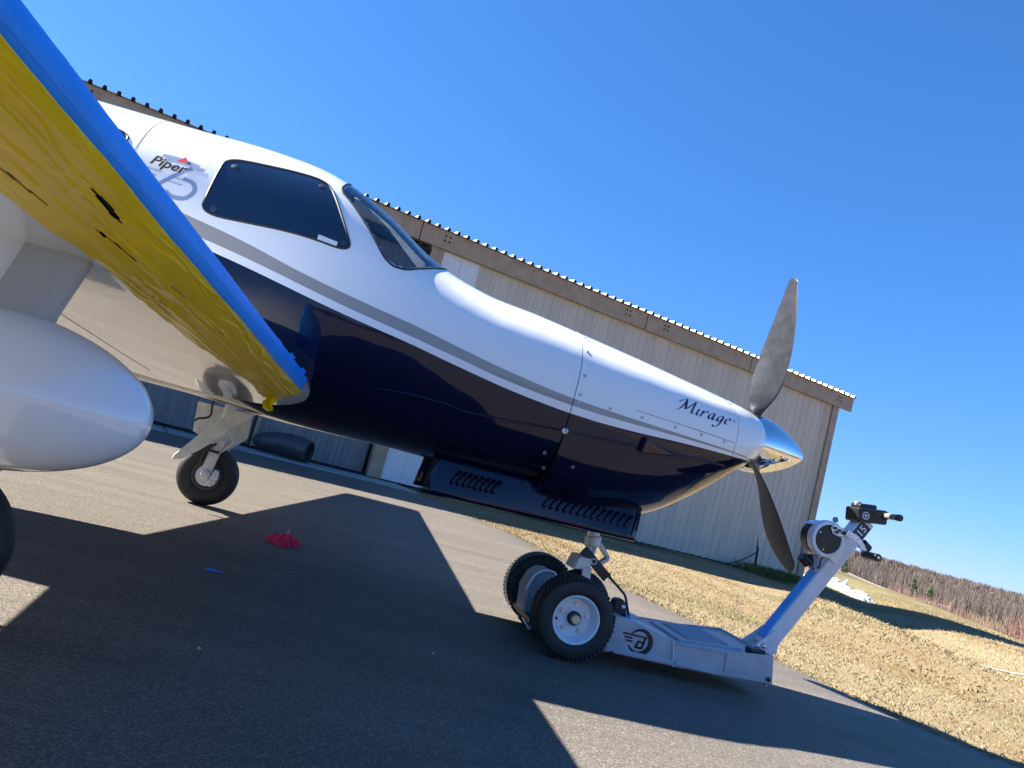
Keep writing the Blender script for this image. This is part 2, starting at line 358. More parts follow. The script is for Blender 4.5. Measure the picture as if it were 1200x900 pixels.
def ribbed(name, width, ribs, h, depth, mtl, along='z'):
    prof = []; p = width / ribs
    for i in range(ribs):
        x = i * p
        prof += [(x, 0), (x + .34 * p, 0), (x + .46 * p, -depth), (x + .68 * p, -depth), (x + .80 * p, 0)]
    prof.append((width, 0)); m_ = MB()
    m_.grid(np.array([[(x, y, 0), (x, y, h)] for x, y in prof]))
    return m_.mesh(name, mtl, smooth=0)
sheet = ribbed('wall_sheet', .92, 4, 5.0, .020, WALLM)
x = 1.08; k = 0
while x < 12.35:
    wdt = min(.92, 12.40 - x)
    o = link('wall_sheet', sheet, hang); o.location = (x, .0 + .003 * (k % 2), .04); o.scale = (wdt / .92, 1, 1); x += .92; k += 1
# the pale smooth sheets beside the column
for i, (x0, x1) in enumerate(((.20, .63), (.635, 1.07))):
    MB().box(((x0 + x1) / 2, -.006, 2.52), (x1 - x0, .02, 4.96)).build('pale_wall_panel', PANELW, hang, smooth=0, bevel=.003)
leaf = ribbed('door_leaf', 2.3, 20, 4.75, .022, DOORM)
for i in range(7):
    o = link('door_leaf', leaf, hang); o.location = (-.12 - 2.32 * (i + 1), .22 + .10 * (i % 2), .06)
    f = MB(); xx = -.12 - 2.32 * (i + 1)
    f.box((xx + .03, .19 + .10 * (i % 2), 2.42), (.07, .05, 4.74)); f.build('door_stile', BROWN, hang, smooth=0)
MB().box((.04, .02, 2.53), (.30, .17, 5.0)).build('door_post', BROWN, hang, smooth=0, bevel=.008)
MB().box((-8.6, -.02, 4.87), (17.0, .10, .10)).build('door_track', MATTE, hang, smooth=0)
MB().box((12.52, -.02, 2.55), (.24, .08, 5.0)).build('corner_trim', BROWN, hang, smooth=0, bevel=.006)
MB().box((-4.0, .15, .02), (8.2, .3, .05)).box((6.3, .04, .02), (12.2, .09, .06)).build('base_trim', MATTE, hang, smooth=0)
# eave beam in lengths, a channel with lips, bolt plates
jn = [-22.0, -14.6, -7.3, -.62, 6.1, 7.95, 13.06]
jn = [-22.0, -14.6, -7.4, -.45, 5.55, 9.05, 13.06]
for a, b in zip(jn[:-1], jn[1:]):
    m_ = MB(); a2, b2 = a + .012, b - .012
    pr = [(-.13, 5.0), (-.13, 5.385), (-.02, 5.385), (-.02, 5.37), (-.115, 5.37), (-.115, 5.018), (-.03, 5.018), (-.03, 5.0)]
    m_.prism([(a2, y, z) for y, z in pr], (b2 - a2, 0, 0))
    bm_ = m_.build('eave_beam', BROWN, hang, smooth=0)
    for bx in (a + .55, b - .62) if b > 13 or a == -.45 else (a + .55,):
        for dx in (0, .11):
            for dz in (0, .10):
                MB().tube([(bx + dx, -.128, 5.18 + dz), (bx + dx, -.142, 5.18 + dz)], .021, 8).build('bolt', MATTE, bm_)
MB().box((6.0, .05, 5.17), (13.0, .24, .30)).build('eave_soffit', BROWN, hang, smooth=0)
# roof sheets with tall ribs
m_ = MB(); p = .23; pr = []
for i in range(4):
    x = i * p; pr += [(x, 0), (x + .07, 0), (x + .085, .062), (x + .135, .062), (x + .15, 0)]
pr.append((4 * p, 0))
sl = 1 / 12
top = np.array([[(x, y, z + (y + .2) * sl) for y in (-.20, 3.1)] for x, z in pr])
m_.grid(top)
bot = top - np.array([0, 0, .008]); m_.grid(bot, flip=True)
o_ = []
for i in range(len(pr) - 1): o_.append([top[i, 0], top[i + 1, 0], bot[i + 1, 0], bot[i, 0]])
for q in o_: m_.add(q, [(0, 1, 2, 3)])
for i in range(4):      # closed rib ends (matte black)
    b0 = i * 5; m_.add([top[b0 + 1, 0], top[b0 + 2, 0], top[b0 + 3, 0], top[b0 + 4, 0]], [(0, 1, 2, 3)], 1)
roof = m_.mesh('roof_sheet', [ROOFM, MATTE], smooth=0)
x = 13.12 - .92
while x > -22:
    o = link('roof_sheet', roof, hang); o.location = (x, 0, 5.395); x -= .921
m_ = MB(); m_.box((-4.7, 6.0, 2.7), (34.6, .1, 5.4)).box((12.55, 3.0, 2.7), (.08, 5.9, 5.4)).box((-22, 3.0, 2.7), (.08, 5.9, 5.4)); m_.build('rear_wall', WALLM, hang, smooth=0)  # unseen walls, depth kept short so the sun reaches the tarp heap
m_ = MB(); m_.grid(np.array([[(-22, 3.05, 5.655), (13.1, 3.05, 5.655)], [(-22, 6.2, 5.40), (13.1, 6.2, 5.40)]])); m_.build('rear_roof', ROOFM, hang, smooth=0)
MB().box((-10, 3.2, .005), (24, 5.4, .01)).build('hangar_floor', CONC, hang, smooth=0)

# ------------------------------------------------------------------ things along the hangar
def cowl_shell():
    t = empty('removed_engine_cowl', hw(-1.75, .65, 0.012), HAZ - .6); t.scale = (.66, .66, .66)
    tag(t, 'grey removed engine cowl with round dark mouth lying on concrete by the hangar doors', 'engine cowl')
    m_ = MB(); rings = []
    for a, r, zc in ((-1.25, .16, .30), (-1.1, .24, .30), (-.7, .33, .345), (-.2, .36, .37), (.25, .345, .355), (.40, .32, .33), (.41, .27, .33), (.30, .25, .33), (-.2, .26, .34)):
        rings.append([(a, r * 1.15 * math.cos(q), max(.012, zc + r * .95 * math.sin(q))) for q in np.linspace(0, 2 * math.pi, 33)[:-1]])
    m_.grid(np.array(rings), closev=True); m_.build('shell', mat('dark_cowl_paint', (.05, .052, .056), .4, var=.3, vscale=4), t)
    MB().lathe([(.02, .02), (.025, .27)], (-.02, 0, .34), (1, 0, 0)).build('mouth_disc', MATTE, t)  # matte black disc closing the cowl mouth
    MB().tube([(.405, .30 * math.cos(q), .33 + .28 * math.sin(q)) for q in np.linspace(0, 2 * math.pi, 40)], .022, 8).build('lip_ring', BLACK, t)
cowl_shell()
# post, cable and grass against the wall
m_ = MB(); m_.tube([hw(10.72, .16, -.05), hw(10.66, .17, .62), hw(10.62, .17, .66)], .032, 8); m_.tube([hw(10.62, .17, .64), hw(10.56, .175, .98)], [.018, .006], 6)
post = empty('hydrant_post', hw(10.7, .16, 0)); m__ = m_.build('post', BLACK, post); post_off = m__
m__.location = -Vector(hw(10.7, .16, 0)); tag(post, 'thin black post standing against the hangar wall near its corner', 'post')
cable = [hw(10.66, .18, .52), hw(10.2, .30, .30), hw(9.6, .45, .10), hw(8.9, .6, .02), hw(7.6, .75, .015), hw(6.3, .55, .015), hw(4.8, .62, .015), hw(3.2, .5, .015), hw(1.8, .7, .015), hw(.7, .9, .02)]
o = MB().tube(smooth_poly(cable, 8), .017, 6).build('black_hose', BLACK); tag(o, 'black hose drooping from the thin post and running along the hangar base', 'hose')

def blades(pts, hmin, hmax, wd, lean, mtl, name, kind='stuff', per=1, spread=.0, label=None, cat=None, mats=None):
    m_ = MB(); V = []; F = []; MI = []
    for p in pts:
        for _ in range(per):
            a = rng.uniform(0, 6.283); h = rng.uniform(hmin, hmax); ln = rng.uniform(0, lean) * h; b = rng.uniform(0, 6.283)
            c = np.array(p) + np.array([rng.normal() * spread, rng.normal() * spread, 0]); o = len(V); ww = wd * rng.uniform(.6, 1.3)
            dx, dy = math.cos(a) * ww, math.sin(a) * ww; ex, ey = math.cos(b) * ln, math.sin(b) * ln
            V += [(c[0] - dx, c[1] - dy, c[2] - .01), (c[0] + dx, c[1] + dy, c[2] - .01), (c[0] + ex * .4 + dx * .6, c[1] + ey * .4 + dy * .6, c[2] + h * .6), (c[0] + ex, c[1] + ey, c[2] + h)]
            F += [(0 + o, 1 + o, 2 + o), (0 + o, 2 + o, 3 + o)]; k = int(rng.integers(0, 3)) if mats else 0; MI += [k, k]
    me = bpy.data.meshes.new(name); me.from_pydata(V, [], F)
    for q in (mats or [mtl]): me.materials.append(q)
    me.polygons.foreach_set('material_index', MI); o = link(name, me); tag(o, label, cat, kind=kind); return o
STRAW = [mat('straw_a', (0.262, 0.205, 0.116), .9, spec=.2), mat('straw_b', (0.193, 0.143, 0.075), .9, spec=.2), mat('straw_c', (0.328, 0.271, 0.172), .9, spec=.2)]
GRN = [mat('grass_a', (.10, .12, .03), .9, spec=.2), mat('grass_b', (.18, .17, .06), .9, spec=.2), mat('grass_c', (.06, .085, .02), .9, spec=.2)]
def apron_edge(y): 
    ys = [-.62, -.24, .48, 1.68, 3.39, 4.91, 6.79, 7.55, 9.36, 10.1]; xs = [4.76, 4.53, 4.36, 4.17, 3.85, 3.55, 3.28, 3.01, 2.52, 2.30]
    return np.interp(y, ys, xs)
pts = []
while len(pts) < 90000:
    y = rng.uniform(-2, 15); x = apron_edge(y) + (rng.exponential(3.4) + rng.uniform(-.02, .1) if rng.uniform() > .12 else rng.normal() * .05)
    if y < -.62: x += (-.62 - y) * .3
    if np.dot(np.array([x, y, 0]) - HA, HN) < .15 or x > 22: continue
    pts.append((x, y, float(terrain(x, y)) - .012))
blades(pts, .006, .024, .0013, 1.9, None, 'dry_grass_stubble', mats=STRAW, label='dry straw coloured grass stubble beside the asphalt', cat='grass')
pts = []
while len(pts) < 42000:
    d_ = math.sqrt(rng.uniform(11 ** 2, 36 ** 2)); a_ = rng.uniform(.50, 1.02); x, y = CAM[0] + d_ * math.cos(a_), CAM[1] + d_ * math.sin(a_)
    if np.dot(np.array([x, y, 0]) - HA, HN) < .15 and np.dot(np.array([x, y, 0]) - HA, HD) < 13: continue
    pts.append((x, y, float(terrain(x, y)) - .012))
blades(pts, .012, .055, .0045, 1.7, None, 'rough_field_grass', mats=STRAW, label='rough dry grass of the field beyond the hangar corner', cat='grass')
pts = [tuple(hw(rng.uniform(.9, 12.6), abs(rng.normal()) * .45 + .08, -.012)) for _ in range(5000)]
blades(pts, .02, .06, .004, 1.2, None, 'wall_grass', mats=[STRAW[1], GRN[1], STRAW[0]], label='short green weeds along the foot of the hangar wall', cat='grass')
pts = [tuple(hw(11.1 + rng.normal() * .55, .28 + abs(rng.normal()) * .28, -.012)) for _ in range(2600)]
blades(pts, .06, .26, .005, .8, None, 'green_tuft', mats=GRN, label='dark green grass tuft at the thin black post', cat='grass')
# clods of turned soil in the field
m_ = MB(); SOIL = mat('soil', (0.212, 0.153, 0.082), .95, var=.4, vscale=20, spec=.1)
rows = [((960, 716), (1190, 800)), ((940, 735), (1190, 815)), ((985, 722), (1180, 790)), ((1030, 760), (1180, 830))]
for (p0, p1) in rows:
    for _ in range(110):
        t = rng.uniform(); g = G(p0[0] + (p1[0] - p0[0]) * t + rng.normal() * 9, p0[1] + (p1[1] - p0[1]) * t + rng.normal() * 4)
        if g[0] < 5.5 or g[0] > 14.5 or np.dot(g - HA, HN) < 1: continue
        r = rng.uniform(.006, .022) * (1.5 if rng.uniform() > .93 else 1); z0 = float(terrain(g[0], g[1]))
        vs = []; base = rng.uniform(.6, 1.3, 18)
        for i, (zz, rr) in enumerate(((-.25, .95), (.3, .8), (.62, .35))):
            vs += [(g[0] + r * rr * base[i * 6 + j] * math.cos(j * 1.047 + i * .4), g[1] + r * rr * base[(i * 6 + j)] * math.sin(j * 1.047 + i * .4), z0 + r * zz * base[j]) for j in range(6)]
        fs = [(i * 6 + j, i * 6 + (j + 1) % 6, (i + 1) * 6 + (j + 1) % 6, (i + 1) * 6 + j) for i in range(2) for j in range(6)] + [tuple(range(12, 18))]
        m_.add(vs, fs)
tag(m_.build('soil_clods', SOIL, smooth=0), 'ochre clods of turned soil in rows across the dry field', 'soil', kind='stuff')

# white crumpled tarp heap beyond the hangar corner
def tarp_heap():
    a = G(952, 677); b = G(1018, 698); n = 130; mrow = 26; P = []
    d = b - a; L = np.linalg.norm(d); d /= L; sd = np.array([-d[1], d[0], 0])
    for i in range(n):
        t = i / (n - 1); hh = (.20 * (1 - t) ** .5 + .14) * (1 + .35 * math.sin(t * 23) * math.sin(t * 9 + 1)) * (math.sin(math.pi * min(1, t * 6 + .05)) if t < .08 else 1) * (1 if t < .93 else (1 - t) / .07 + .02)
        hh = max(.01, hh) + (.14 * math.exp(-((t - .62) / .03) ** 2))
        row = []
        for j in range(mrow):
            u = j / (mrow - 1) * 2 - 1; wv = .42 + .1 * math.sin(t * 17)
            q = a + d * (L * t) + sd * (u * wv)
            z = hh * max(0, 1 - abs(u) ** 1.7); q = q + np.array([0, 0, z])
            k = vnoise(q[None], 5, 4)[0] * .08 + abs(vnoise(q[None], 11, 5)[0]) * .16 - .05
            q = q + np.array([k * .6, -k * .3, k * (1 if z > .02 else .2)]); q[2] = max(q[2], -.012) + float(terrain(q[0], q[1])); row.append(q)
        P.append(row)
    o = MB().grid(np.array(P)).build('white_tarp', mat('white_sheeting', (0.702, 0.711, 0.720), .6, var=.1, vscale=6), smooth=35)
    tag(o, 'crumpled white tarp heaped on the grass beyond the hangar corner', 'tarp')
tarp_heap()
p0, p1 = G(1156, 766), G(1240, 789)
pp_ = [p0 + (p1 - p0) * t for t in np.linspace(0, 1, 12)]
pp_ = [np.array([q[0], q[1], terrain(q[0], q[1]) + .004]) for q in pp_]
o = MB().tube(pp_, .014, 6).build('white_pipe', mat('white_pvc', (.75, .75, .72), .5)); tag(o, 'thin white pipe lying along the edge of the dry field', 'pipe')

# ------------------------------------------------------------------ brush, wood, pines and far road
def polar(az_px, dist):
    d = ray(*az_px); d = np.array([d[0], d[1]]); d /= np.linalg.norm(d); return CAM[:2] + d * dist
A0 = ray(950, 660); A1 = ray(1330, 750); ang0 = math.atan2(A0[1], A0[0]); ang1 = math.atan2(A1[1], A1[0])
def thicket(name, n, dmin, dmax, hmin, hmax, mats, stems, label, cat, wd, spread=.25, angs=None):
    V = []; F = []; MI = []
    a_lo, a_hi = angs or (ang1 - .40, ang0 + .05)
    if not angs: n = int(n * 1.6)
    for _ in range(n):
        d = math.sqrt(rng.uniform(dmin ** 2, dmax ** 2)); a = rng.uniform(a_lo, a_hi)
        x, y = CAM[0] + d * math.cos(a), CAM[1] + d * math.sin(a)
        q = (x - CR0[0]) * CRN[0] + (y - CR0[1]) * CRN[1]
        if d < 150 and q < 12 + 3 * math.sin(y * .3): continue
        z = float(terrain(x, y)); h = rng.uniform(hmin, hmax) * (1 + .3 * math.sin(x * .21) * math.sin(y * .17)); k = int(rng.integers(0, len(mats)))
        view = np.array([math.sin(a), -math.cos(a)])
        for s in range(stems):
            t = 0 if s == 0 else 1; hh = h * (1 if s == 0 else rng.uniform(.4, .95)); z1 = z + (0 if s == 0 else h * rng.uniform(.1, .55))
            ln = rng.normal() * (.05 if s == 0 else spread); ln2 = rng.normal() * spread; ww = wd * (1 if s == 0 else .55) * rng.uniform(.6, 1.4); o = len(V)
            th = rng.uniform(-.7, .7); vx, vy = view[0] * math.cos(th) - view[1] * math.sin(th), view[0] * math.sin(th) + view[1] * math.cos(th)
            e = (ln * h * .6, ln2 * h * .6)
            V += [(x - vx * ww, y - vy * ww, z1), (x + vx * ww, y + vy * ww, z1), (x + e[0], y + e[1], z + hh)]
            F.append((o, o + 1, o + 2)); MI.append(k)
    me = bpy.data.meshes.new(name); me.from_pydata(V, [], F)
    for q in mats: me.materials.append(q)
    me.polygons.foreach_set('material_index', MI); o = link(name, me); tag(o, label, cat, kind='stuff'); return o
RB = [mat('brush_a', (0.230, 0.132, 0.106), .9, spec=.1), mat('brush_b', (0.170, 0.106, 0.089), .9, spec=.1), mat('brush_c', (0.289, 0.204, 0.162), .9, spec=.1)]
WD = [mat('wood_a', (0.120, 0.096, 0.084), .9, spec=.1), mat('wood_b', (0.092, 0.078, 0.072), .9, spec=.1), mat('wood_c', (0.168, 0.136, 0.120), .9, spec=.1)]
thicket('red_brush', 11000, 42, 120, .8, 2.0, RB, 9, 'reddish leafless brush beyond the edge of the field', 'brush', .02)
thicket('bare_wood', 13000, 222, 560, 3.8, 6.4, WD, 9, 'grey brown leafless wood on the low hill', 'wood', .085, spread=.18)
thicket('bare_wood', 5000, 70, 160, 5, 8, WD, 8, 'unseen leafless wood behind the photographer, set near for reflections', 'wood', .16, spread=.22, angs=(ang1 - 4.6, ang1 - .2))  # out of view, near and dense to give the navy paint a dark reflected horizon
thicket('ridge_wood', 9000, 620, 1500, 5, 8, WD, 5, 'dark wood along the distant ridge', 'wood', .5, spread=.25)
# far gravel road in front of the wood
rd = []
for px in np.linspace(965, 1125, 30):
    d = ray(px, 660); a = math.atan2(d[1], d[0]); row = []
    for dist in (196, 207):
        x, y = CAM[0] + dist * math.cos(a), CAM[1] + dist * math.sin(a); row.append((x, y, float(terrain(x, y)) + .9 + (.35 if dist > 200 else 0)))
    rd.append(row)
rd = np.array(rd); lo = rd.copy(); lo[:, :, 2] -= 1.6
m_ = MB(); m_.grid(rd); m_.grid(np.stack([lo[:, 0], rd[:, 0]], 1)); m_.grid(np.stack([rd[:, 1], lo[:, 1]], 1))
tag(m_.build('gravel_road', mat('gravel', (.36, .31, .25), .9, var=.15, vscale=.3), smooth=0), kind='structure')
def pine(px, py, dist, h, label, seed):
    r = np.random.default_rng(seed); d = ray(px, py); a = math.atan2(d[1], d[0]); x, y = CAM[0] + dist * math.cos(a), CAM[1] + dist * math.sin(a); z = float(terrain(x, y))
    t = empty('pine_tree', (x, y, z)); tag(t, label, 'pine tree', 'pines at the foot of the wood')
    m_ = MB(); m_.tube([(0, 0, -.2), (.02 * h, 0, h * .5), (0, 0, h * .97)], [.03 * h, .02 * h, .004 * h], 7)
    V = []; F = []
    for i in range(46):
        f = r.uniform(.18, .97); rad = h * .36 * (1 - f) ** .75 * r.uniform(.7, 1.15); q = r.uniform(0, 6.283); tip = np.array([rad * math.cos(q), rad * math.sin(q), h * f + rad * .18])
        m_.tube([(0, 0, h * f), tip], [.008 * h, .002 * h], 4)
        for j in range(26):
            c = np.array([0, 0, h * f]) + (tip - np.array([0, 0, h * f])) * r.uniform(.3, 1.05) + r.normal(size=3) * .025 * h
            u, v = r.normal(size=3), r.normal(size=3); u *= .045 * h / np.linalg.norm(u); v *= .014 * h / np.linalg.norm(v); o = len(V); V += [c - u, c + v, c + u, c - v]; F.append((o, o + 1, o + 2, o + 3))
    m_.build('trunk', mat('pine_bark', (.09, .06, .045), .9), t); MB().add(V, F).build('crown', mat('pine_needles', (.055, .085, .028), .8, var=.35, vscale=.6), t, smooth=0)
pine(988, 672, 175, 3.6, 'small bright green pine standing alone by the gravel road', 1)
pine(1070, 690, 205, 5.2, 'dark pine standing before the wood, the taller of a close pair', 2)
pine(1090, 695, 206, 4.5, 'dark bushy pine standing before the wood, the shorter of a close pair', 3)
#@@AIRPLANE
# ------------------------------------------------------------------ aircraft
plane = empty('airplane', (0, 0, 0)); tag(plane, 'white and navy single propeller airplane with yellow and blue masking tape along its wing', 'airplane')
ST = [(-5.2,.03,1.62,1.50,1.56,2,2), (-4.6,.12,1.70,1.36,1.54,2,2), (-3.5,.30,1.83,1.12,1.50,2,2), (-2.4,.50,1.95,.92,1.44,2.05,2.1),
 (-1.4,.63,2.03,.80,1.38,2.1,2.2), (-.6,.66,2.052,.77,1.36,2.15,2.3), (-.2,.66,2.064,.76,1.36,2.15,2.3), (.2,.66,2.08,.758,1.36,2.15,2.3),
 (.5,.655,2.055,.742,1.36,2.15,2.3), (.8,.645,1.942,.746,1.34,2.15,2.35), (1.1,.63,1.771,.755,1.32,2.2,2.4), (1.4,.61,1.680,.755,1.30,2.3,2.45),
 (1.7,.59,1.652,.735,1.28,2.35,2.5), (1.97,.57,1.621,.675,1.26,2.4,2.5), (2.3,.54,1.583,.69,1.25,2.4,2.4), (2.6,.49,1.545,.773,1.25,2.4,2.3),
 (2.85,.42,1.518,.955,1.26,2.3,2.2), (3.0,.35,1.500,1.09,1.28,2.2,2.1), (3.10,.27,1.478,1.165,1.31,2.1,2), (3.15,.20,1.455,1.19,1.32,2,2)]
STF = [(*s[:3], (.758 if s[0] in (1.7, 1.97) else s[3]), *s[4:]) for s in ST]
def cubic(xs, ys, x):
    xs = np.asarray(xs, float); ys = np.asarray(ys, float); h = np.diff(xs); d = np.diff(ys) / h
    m = np.zeros_like(ys); m[0] = d[0]; m[-1] = d[-1]; m[1:-1] = (d[:-1] * h[1:] + d[1:] * h[:-1]) / (h[:-1] + h[1:])
    x = np.clip(x, xs[0], xs[-1]); i = np.clip(np.searchsorted(xs, x) - 1, 0, len(xs) - 2); t = (x - xs[i]) / h[i]; t2 = t * t; t3 = t2 * t
    return (2*t3-3*t2+1)*ys[i]+(t3-2*t2+t)*h[i]*m[i]+(-2*t3+3*t2)*ys[i+1]+(t3-t2)*h[i]*m[i+1]
_coef = {}
def sections(X, st):
    k = id(st)
    if k not in _coef:
        a = np.array(st, float); xs, ys = a[:, 0], a[:, 1:]; h = np.diff(xs)[:, None]; d = np.diff(ys, axis=0) / h; m = np.zeros_like(ys)
        m[0] = d[0]; m[-1] = d[-1]; m[1:-1] = (d[:-1] * h[1:] + d[1:] * h[:-1]) / (h[:-1] + h[1:]); _coef[k] = (xs, ys, h, m)
    xs, ys, h, m = _coef[k]; x = np.clip(X, xs[0], xs[-1]); i = np.clip(np.searchsorted(xs, x) - 1, 0, len(xs) - 2)
    hi = h[i][..., 0]; t = (x - xs[i]) / hi; t2 = t * t; t3 = t2 * t
    r = (2*t3-3*t2+1)[..., None]*ys[i]+((t3-2*t2+t)*hi)[..., None]*m[i]+(-2*t3+3*t2)[..., None]*ys[i+1]+((t3-t2)*hi)[..., None]*m[i+1]
    return [r[..., q] for q in range(6)]
def surf(X, th, st=ST):
    X = np.asarray(X, float); th = np.asarray(th, float); w_, zt, zb, zc, nu, nl = sections(X, st)
    c, s = np.cos(th), np.sin(th); n = np.where(s >= 0, nu, nl); r = (np.abs(c) ** n + np.abs(s) ** n) ** (-1 / n)
    y = -w_ * r * c; z = zc + np.where(s >= 0, zt - zc, zc - zb) * r * s
    return np.stack([X + 0 * y, y, z], -1)
def normal(X, th):
    e = 1e-3; q5 = surf(np.array([X + e, X - e, X, X, X]), np.array([th, th, th + e, th - e, th])); a = q5[0] - q5[1]; b = q5[2] - q5[3]; n = np.cross(a, b)
    n /= np.linalg.norm(n); p = q5[4]; c = np.array([float(X), 0, 1.3])
    return n if n.dot(p - c) > 0 else -n
def on_skin(X, th, off=0.0): return surf(X, th) + normal(X, th) * off
def side(X, Z, off=0.0):
    th = np.linspace(-1.4, 1.5, 240); z = surf(np.full(240, float(X)), th)[:, 2]
    return on_skin(X, float(np.interp(Z, z, th)), off)
TH = np.linspace(0, 2 * math.pi, 257)[:-1]
def tube_skin(name, xs, st, parent, inner=True, capf=False, capb=False, mtl=None):
    m_ = MB(); P = surf(np.asarray(xs)[:, None], TH[None], st); m_.grid(P, closev=True)
    if name == 'fuselage': cut_holes(m_, xs)
    cen = lambda ring: ring.mean(0)
    for ring, flag in ((P[0], capb), (P[-1], capf)):
        c = cen(ring); inn = c + (ring - c) * .965; m_.grid(np.stack([ring, inn], 0), closev=True)
        o = len(m_.v); m_.v += [tuple(p) for p in inn + np.array([0.004 if flag is capb else -.004, 0, 0])]; m_.f.append(tuple(range(o, o + len(inn)))); m_.mi.append(1)
    return m_.build(name, [mtl or PAINT, MATTE], parent, smooth=50)
WS0 = [(.575, .90), (.585, 1.15), (.60, 1.525), (1.175, 1.525), (1.165, 1.25), (1.14, .98), (1.06, .72), (.975, .53), (.915, .478), (.865, .50), (.757, .675), (.65, .82)]
def in_poly(p, poly):
    c = False; n = len(poly)
    for i in range(n):
        (x1, y1), (x2, y2) = poly[i], poly[i - 1]
        if (y1 > p[1]) != (y2 > p[1]) and p[0] < (x2 - x1) * (p[1] - y1) / (y2 - y1) + x1: c = not c
    return c
def cut_holes(m_, xs):
    n = len(TH); keep_f = []; keep_m = []; xs = np.asarray(xs)
    for f, k in zip(m_.f, m_.mi):
        hole = False
        if len(f) == 4 and max(f) < len(xs) * n:
            rows = [q // n for q in f]; cols = [q % n for q in f]
            if max(cols) - min(cols) < 4:
                X_ = float(np.mean(xs[rows]))
                if .5 < X_ < 1.25:
                    t_ = float(np.mean(TH[cols])); hole = in_poly((X_, t_), WS0) or in_poly((X_, math.pi - t_), WS0)
        if not hole: keep_f.append(f); keep_m.append(k)
    m_.f, m_.mi = keep_f, keep_m
fus = tube_skin('fuselage', np.concatenate([np.linspace(-5.2, -1.2, 40), np.linspace(-1.15, .55, 60), np.linspace(.56, 1.24, 60), np.linspace(1.26, 1.917, 26)]), STF, plane, capf=True)
cowl = tube_skin('engine_cowl', np.linspace(1.9215, 2.868, 60), ST, plane, capb=True)
bowl = tube_skin('nose_bowl', np.concatenate([np.linspace(2.8715, 3.10, 26), np.linspace(3.105, 3.15, 10)]), ST, plane)
fus['label'] = 'fuselage with white top, grey stripe and navy belly'

def patch(name, poly, parent, mtl, off=.002, mid=.004, rings=9, seal=None, n=6, sharp=False):
    q = np.array(poly if sharp else smooth_poly(poly, n, True)); c = q.mean(0); m_ = MB(); L = []
    for k in range(rings):
        t = k / (rings - 1); sc_ = 1 - t * .999
        L.append([on_skin(*(c + (p - c) * sc_), off + (mid - off) * math.sin(t * math.pi / 2)) for p in q])
    edge = [on_skin(*p, -.006) for p in q]; m_.grid(np.array([edge] + L), closev=True)
    o = m_.build(name, mtl, parent, smooth=60)
    if seal:
        e = [on_skin(*p, .0) for p in q]; MB().tube(e + [e[0], e[1]], seal, 6, caps=False).build('window_seal', SEAL, parent)
    return o
def round_poly(pts, f=.25):
    out = []; N = len(pts); P = [np.array(p, float) for p in pts]
    for i in range(N):
        a, b, c = P[i - 1], P[i], P[(i + 1) % N]
        p, q = b + (a - b) * f, b + (c - b) * f
        for t in np.linspace(0, 1, 7): out.append((1 - t) ** 2 * p + 2 * t * (1 - t) * b + t * t * q)
        nx = c + (b - c) * f
        for t in np.linspace(0, 1, 12)[1:-1]: out.append(q + (nx - q) * t)
    return out
win = round_poly([(.045, .74), (.505, .90), (.725, .36), (.045, .25)], .16)
W = patch('cockpit_window', win, fus, GLASS, .001, .003, seal=.0065, sharp=True)
W2 = patch('cockpit_window', [(x_, math.pi - t_) for x_, t_ in win], fus, GLASS, .001, .003, seal=.0065, sharp=True)
for X_, t_ in ((.10, .672), (.487, .80), (.672, .405), (.095, .305)):
    p, nn = on_skin(X_, t_, .001), normal(X_, t_); MB().lathe([(0, .016), (.004, .016), (.0055, .012), (.0055, 0)], p, nn, 16).build('window_fastener', mat('fastener', (.055, .065, .09), .4, metal=.4), fus)
for th_sign in (0, 1):
    ws = [(.575, .90), (.585, 1.15), (.60, 1.525), (1.175, 1.525), (1.165, 1.25), (1.14, .98), (1.06, .72), (.975, .53), (.915, .478), (.865, .50), (.757, .675), (.65, .82)]
    ws = round_poly([(cx_ + (a - cx_) * 1.035, cy_ + (b - cy_) * 1.035) for a, b in ws for cx_, cy_ in ((.87, 1.0),)], .3)
    if th_sign: ws = [(a, math.pi - b) for a, b in ws]
    patch('windshield', ws, fus, CLEAR, .001, .004, rings=12, seal=.006, sharp=True)
    for x0 in (-.80, -1.45, -2.05):
        cw = round_poly([(x0, .72), (x0 + .43, .72), (x0 + .43, .44), (x0, .44)], .3)
        if th_sign: cw = [(a, math.pi - b) for a, b in cw]
        patch('cabin_window', cw, fus, GLASS, .001, .003, seal=.006, sharp=True)
# what shows through the windshield: glare shield, instrument hood, two seats
COCK = mat('cockpit_black', (.018, .018, .02), .7); SEATM = mat('seat_leather', (.16, .13, .10), .55)
m_ = MB(); L = []
for x_ in np.linspace(.80, 1.16, 10):
    L.append([(x_, y_, 1.50 + .07 * math.cos(y_ * 2.2) + (.02 if x_ < .86 else .02 - .10 * (x_ - .86)) - .35 * max(0, abs(y_) - .42)) for y_ in np.linspace(-.57, .57, 25)])
L = [[(q[0], q[1], q[2] - .30) for q in L[0]]] + L; m_.grid(np.array(L)); m_.build('glare_shield', COCK, fus, smooth=50)
for y_ in (-.28, .28):
    MB().box((.02, y_, 1.40), (.12, .40, .62)).box((.0, y_, 1.80), (.09, .22, .15)).build('pilot_seat', SEATM, fus, smooth=30, bevel=.03, seg=3)
MB().box((.62, 0, 1.15), (1.2, 1.1, .02)).box((-.25, 0, 1.35), (.02, .9, .75)).build('cockpit_floor', COCK, fus, smooth=0)
def sticker(poly, name, mtl, parent, off=.0045, flat=None):
    m_ = MB(); m_.add([side(x_, z_, off) for x_, z_ in poly], [tuple(range(len(poly)))]); return m_.build(name, mtl, parent, smooth=0)
sticker([(.555, 1.585), (.645, 1.578), (.645, 1.603), (.555, 1.610)], 'window_sticker', DWHITE, fus, .0055)
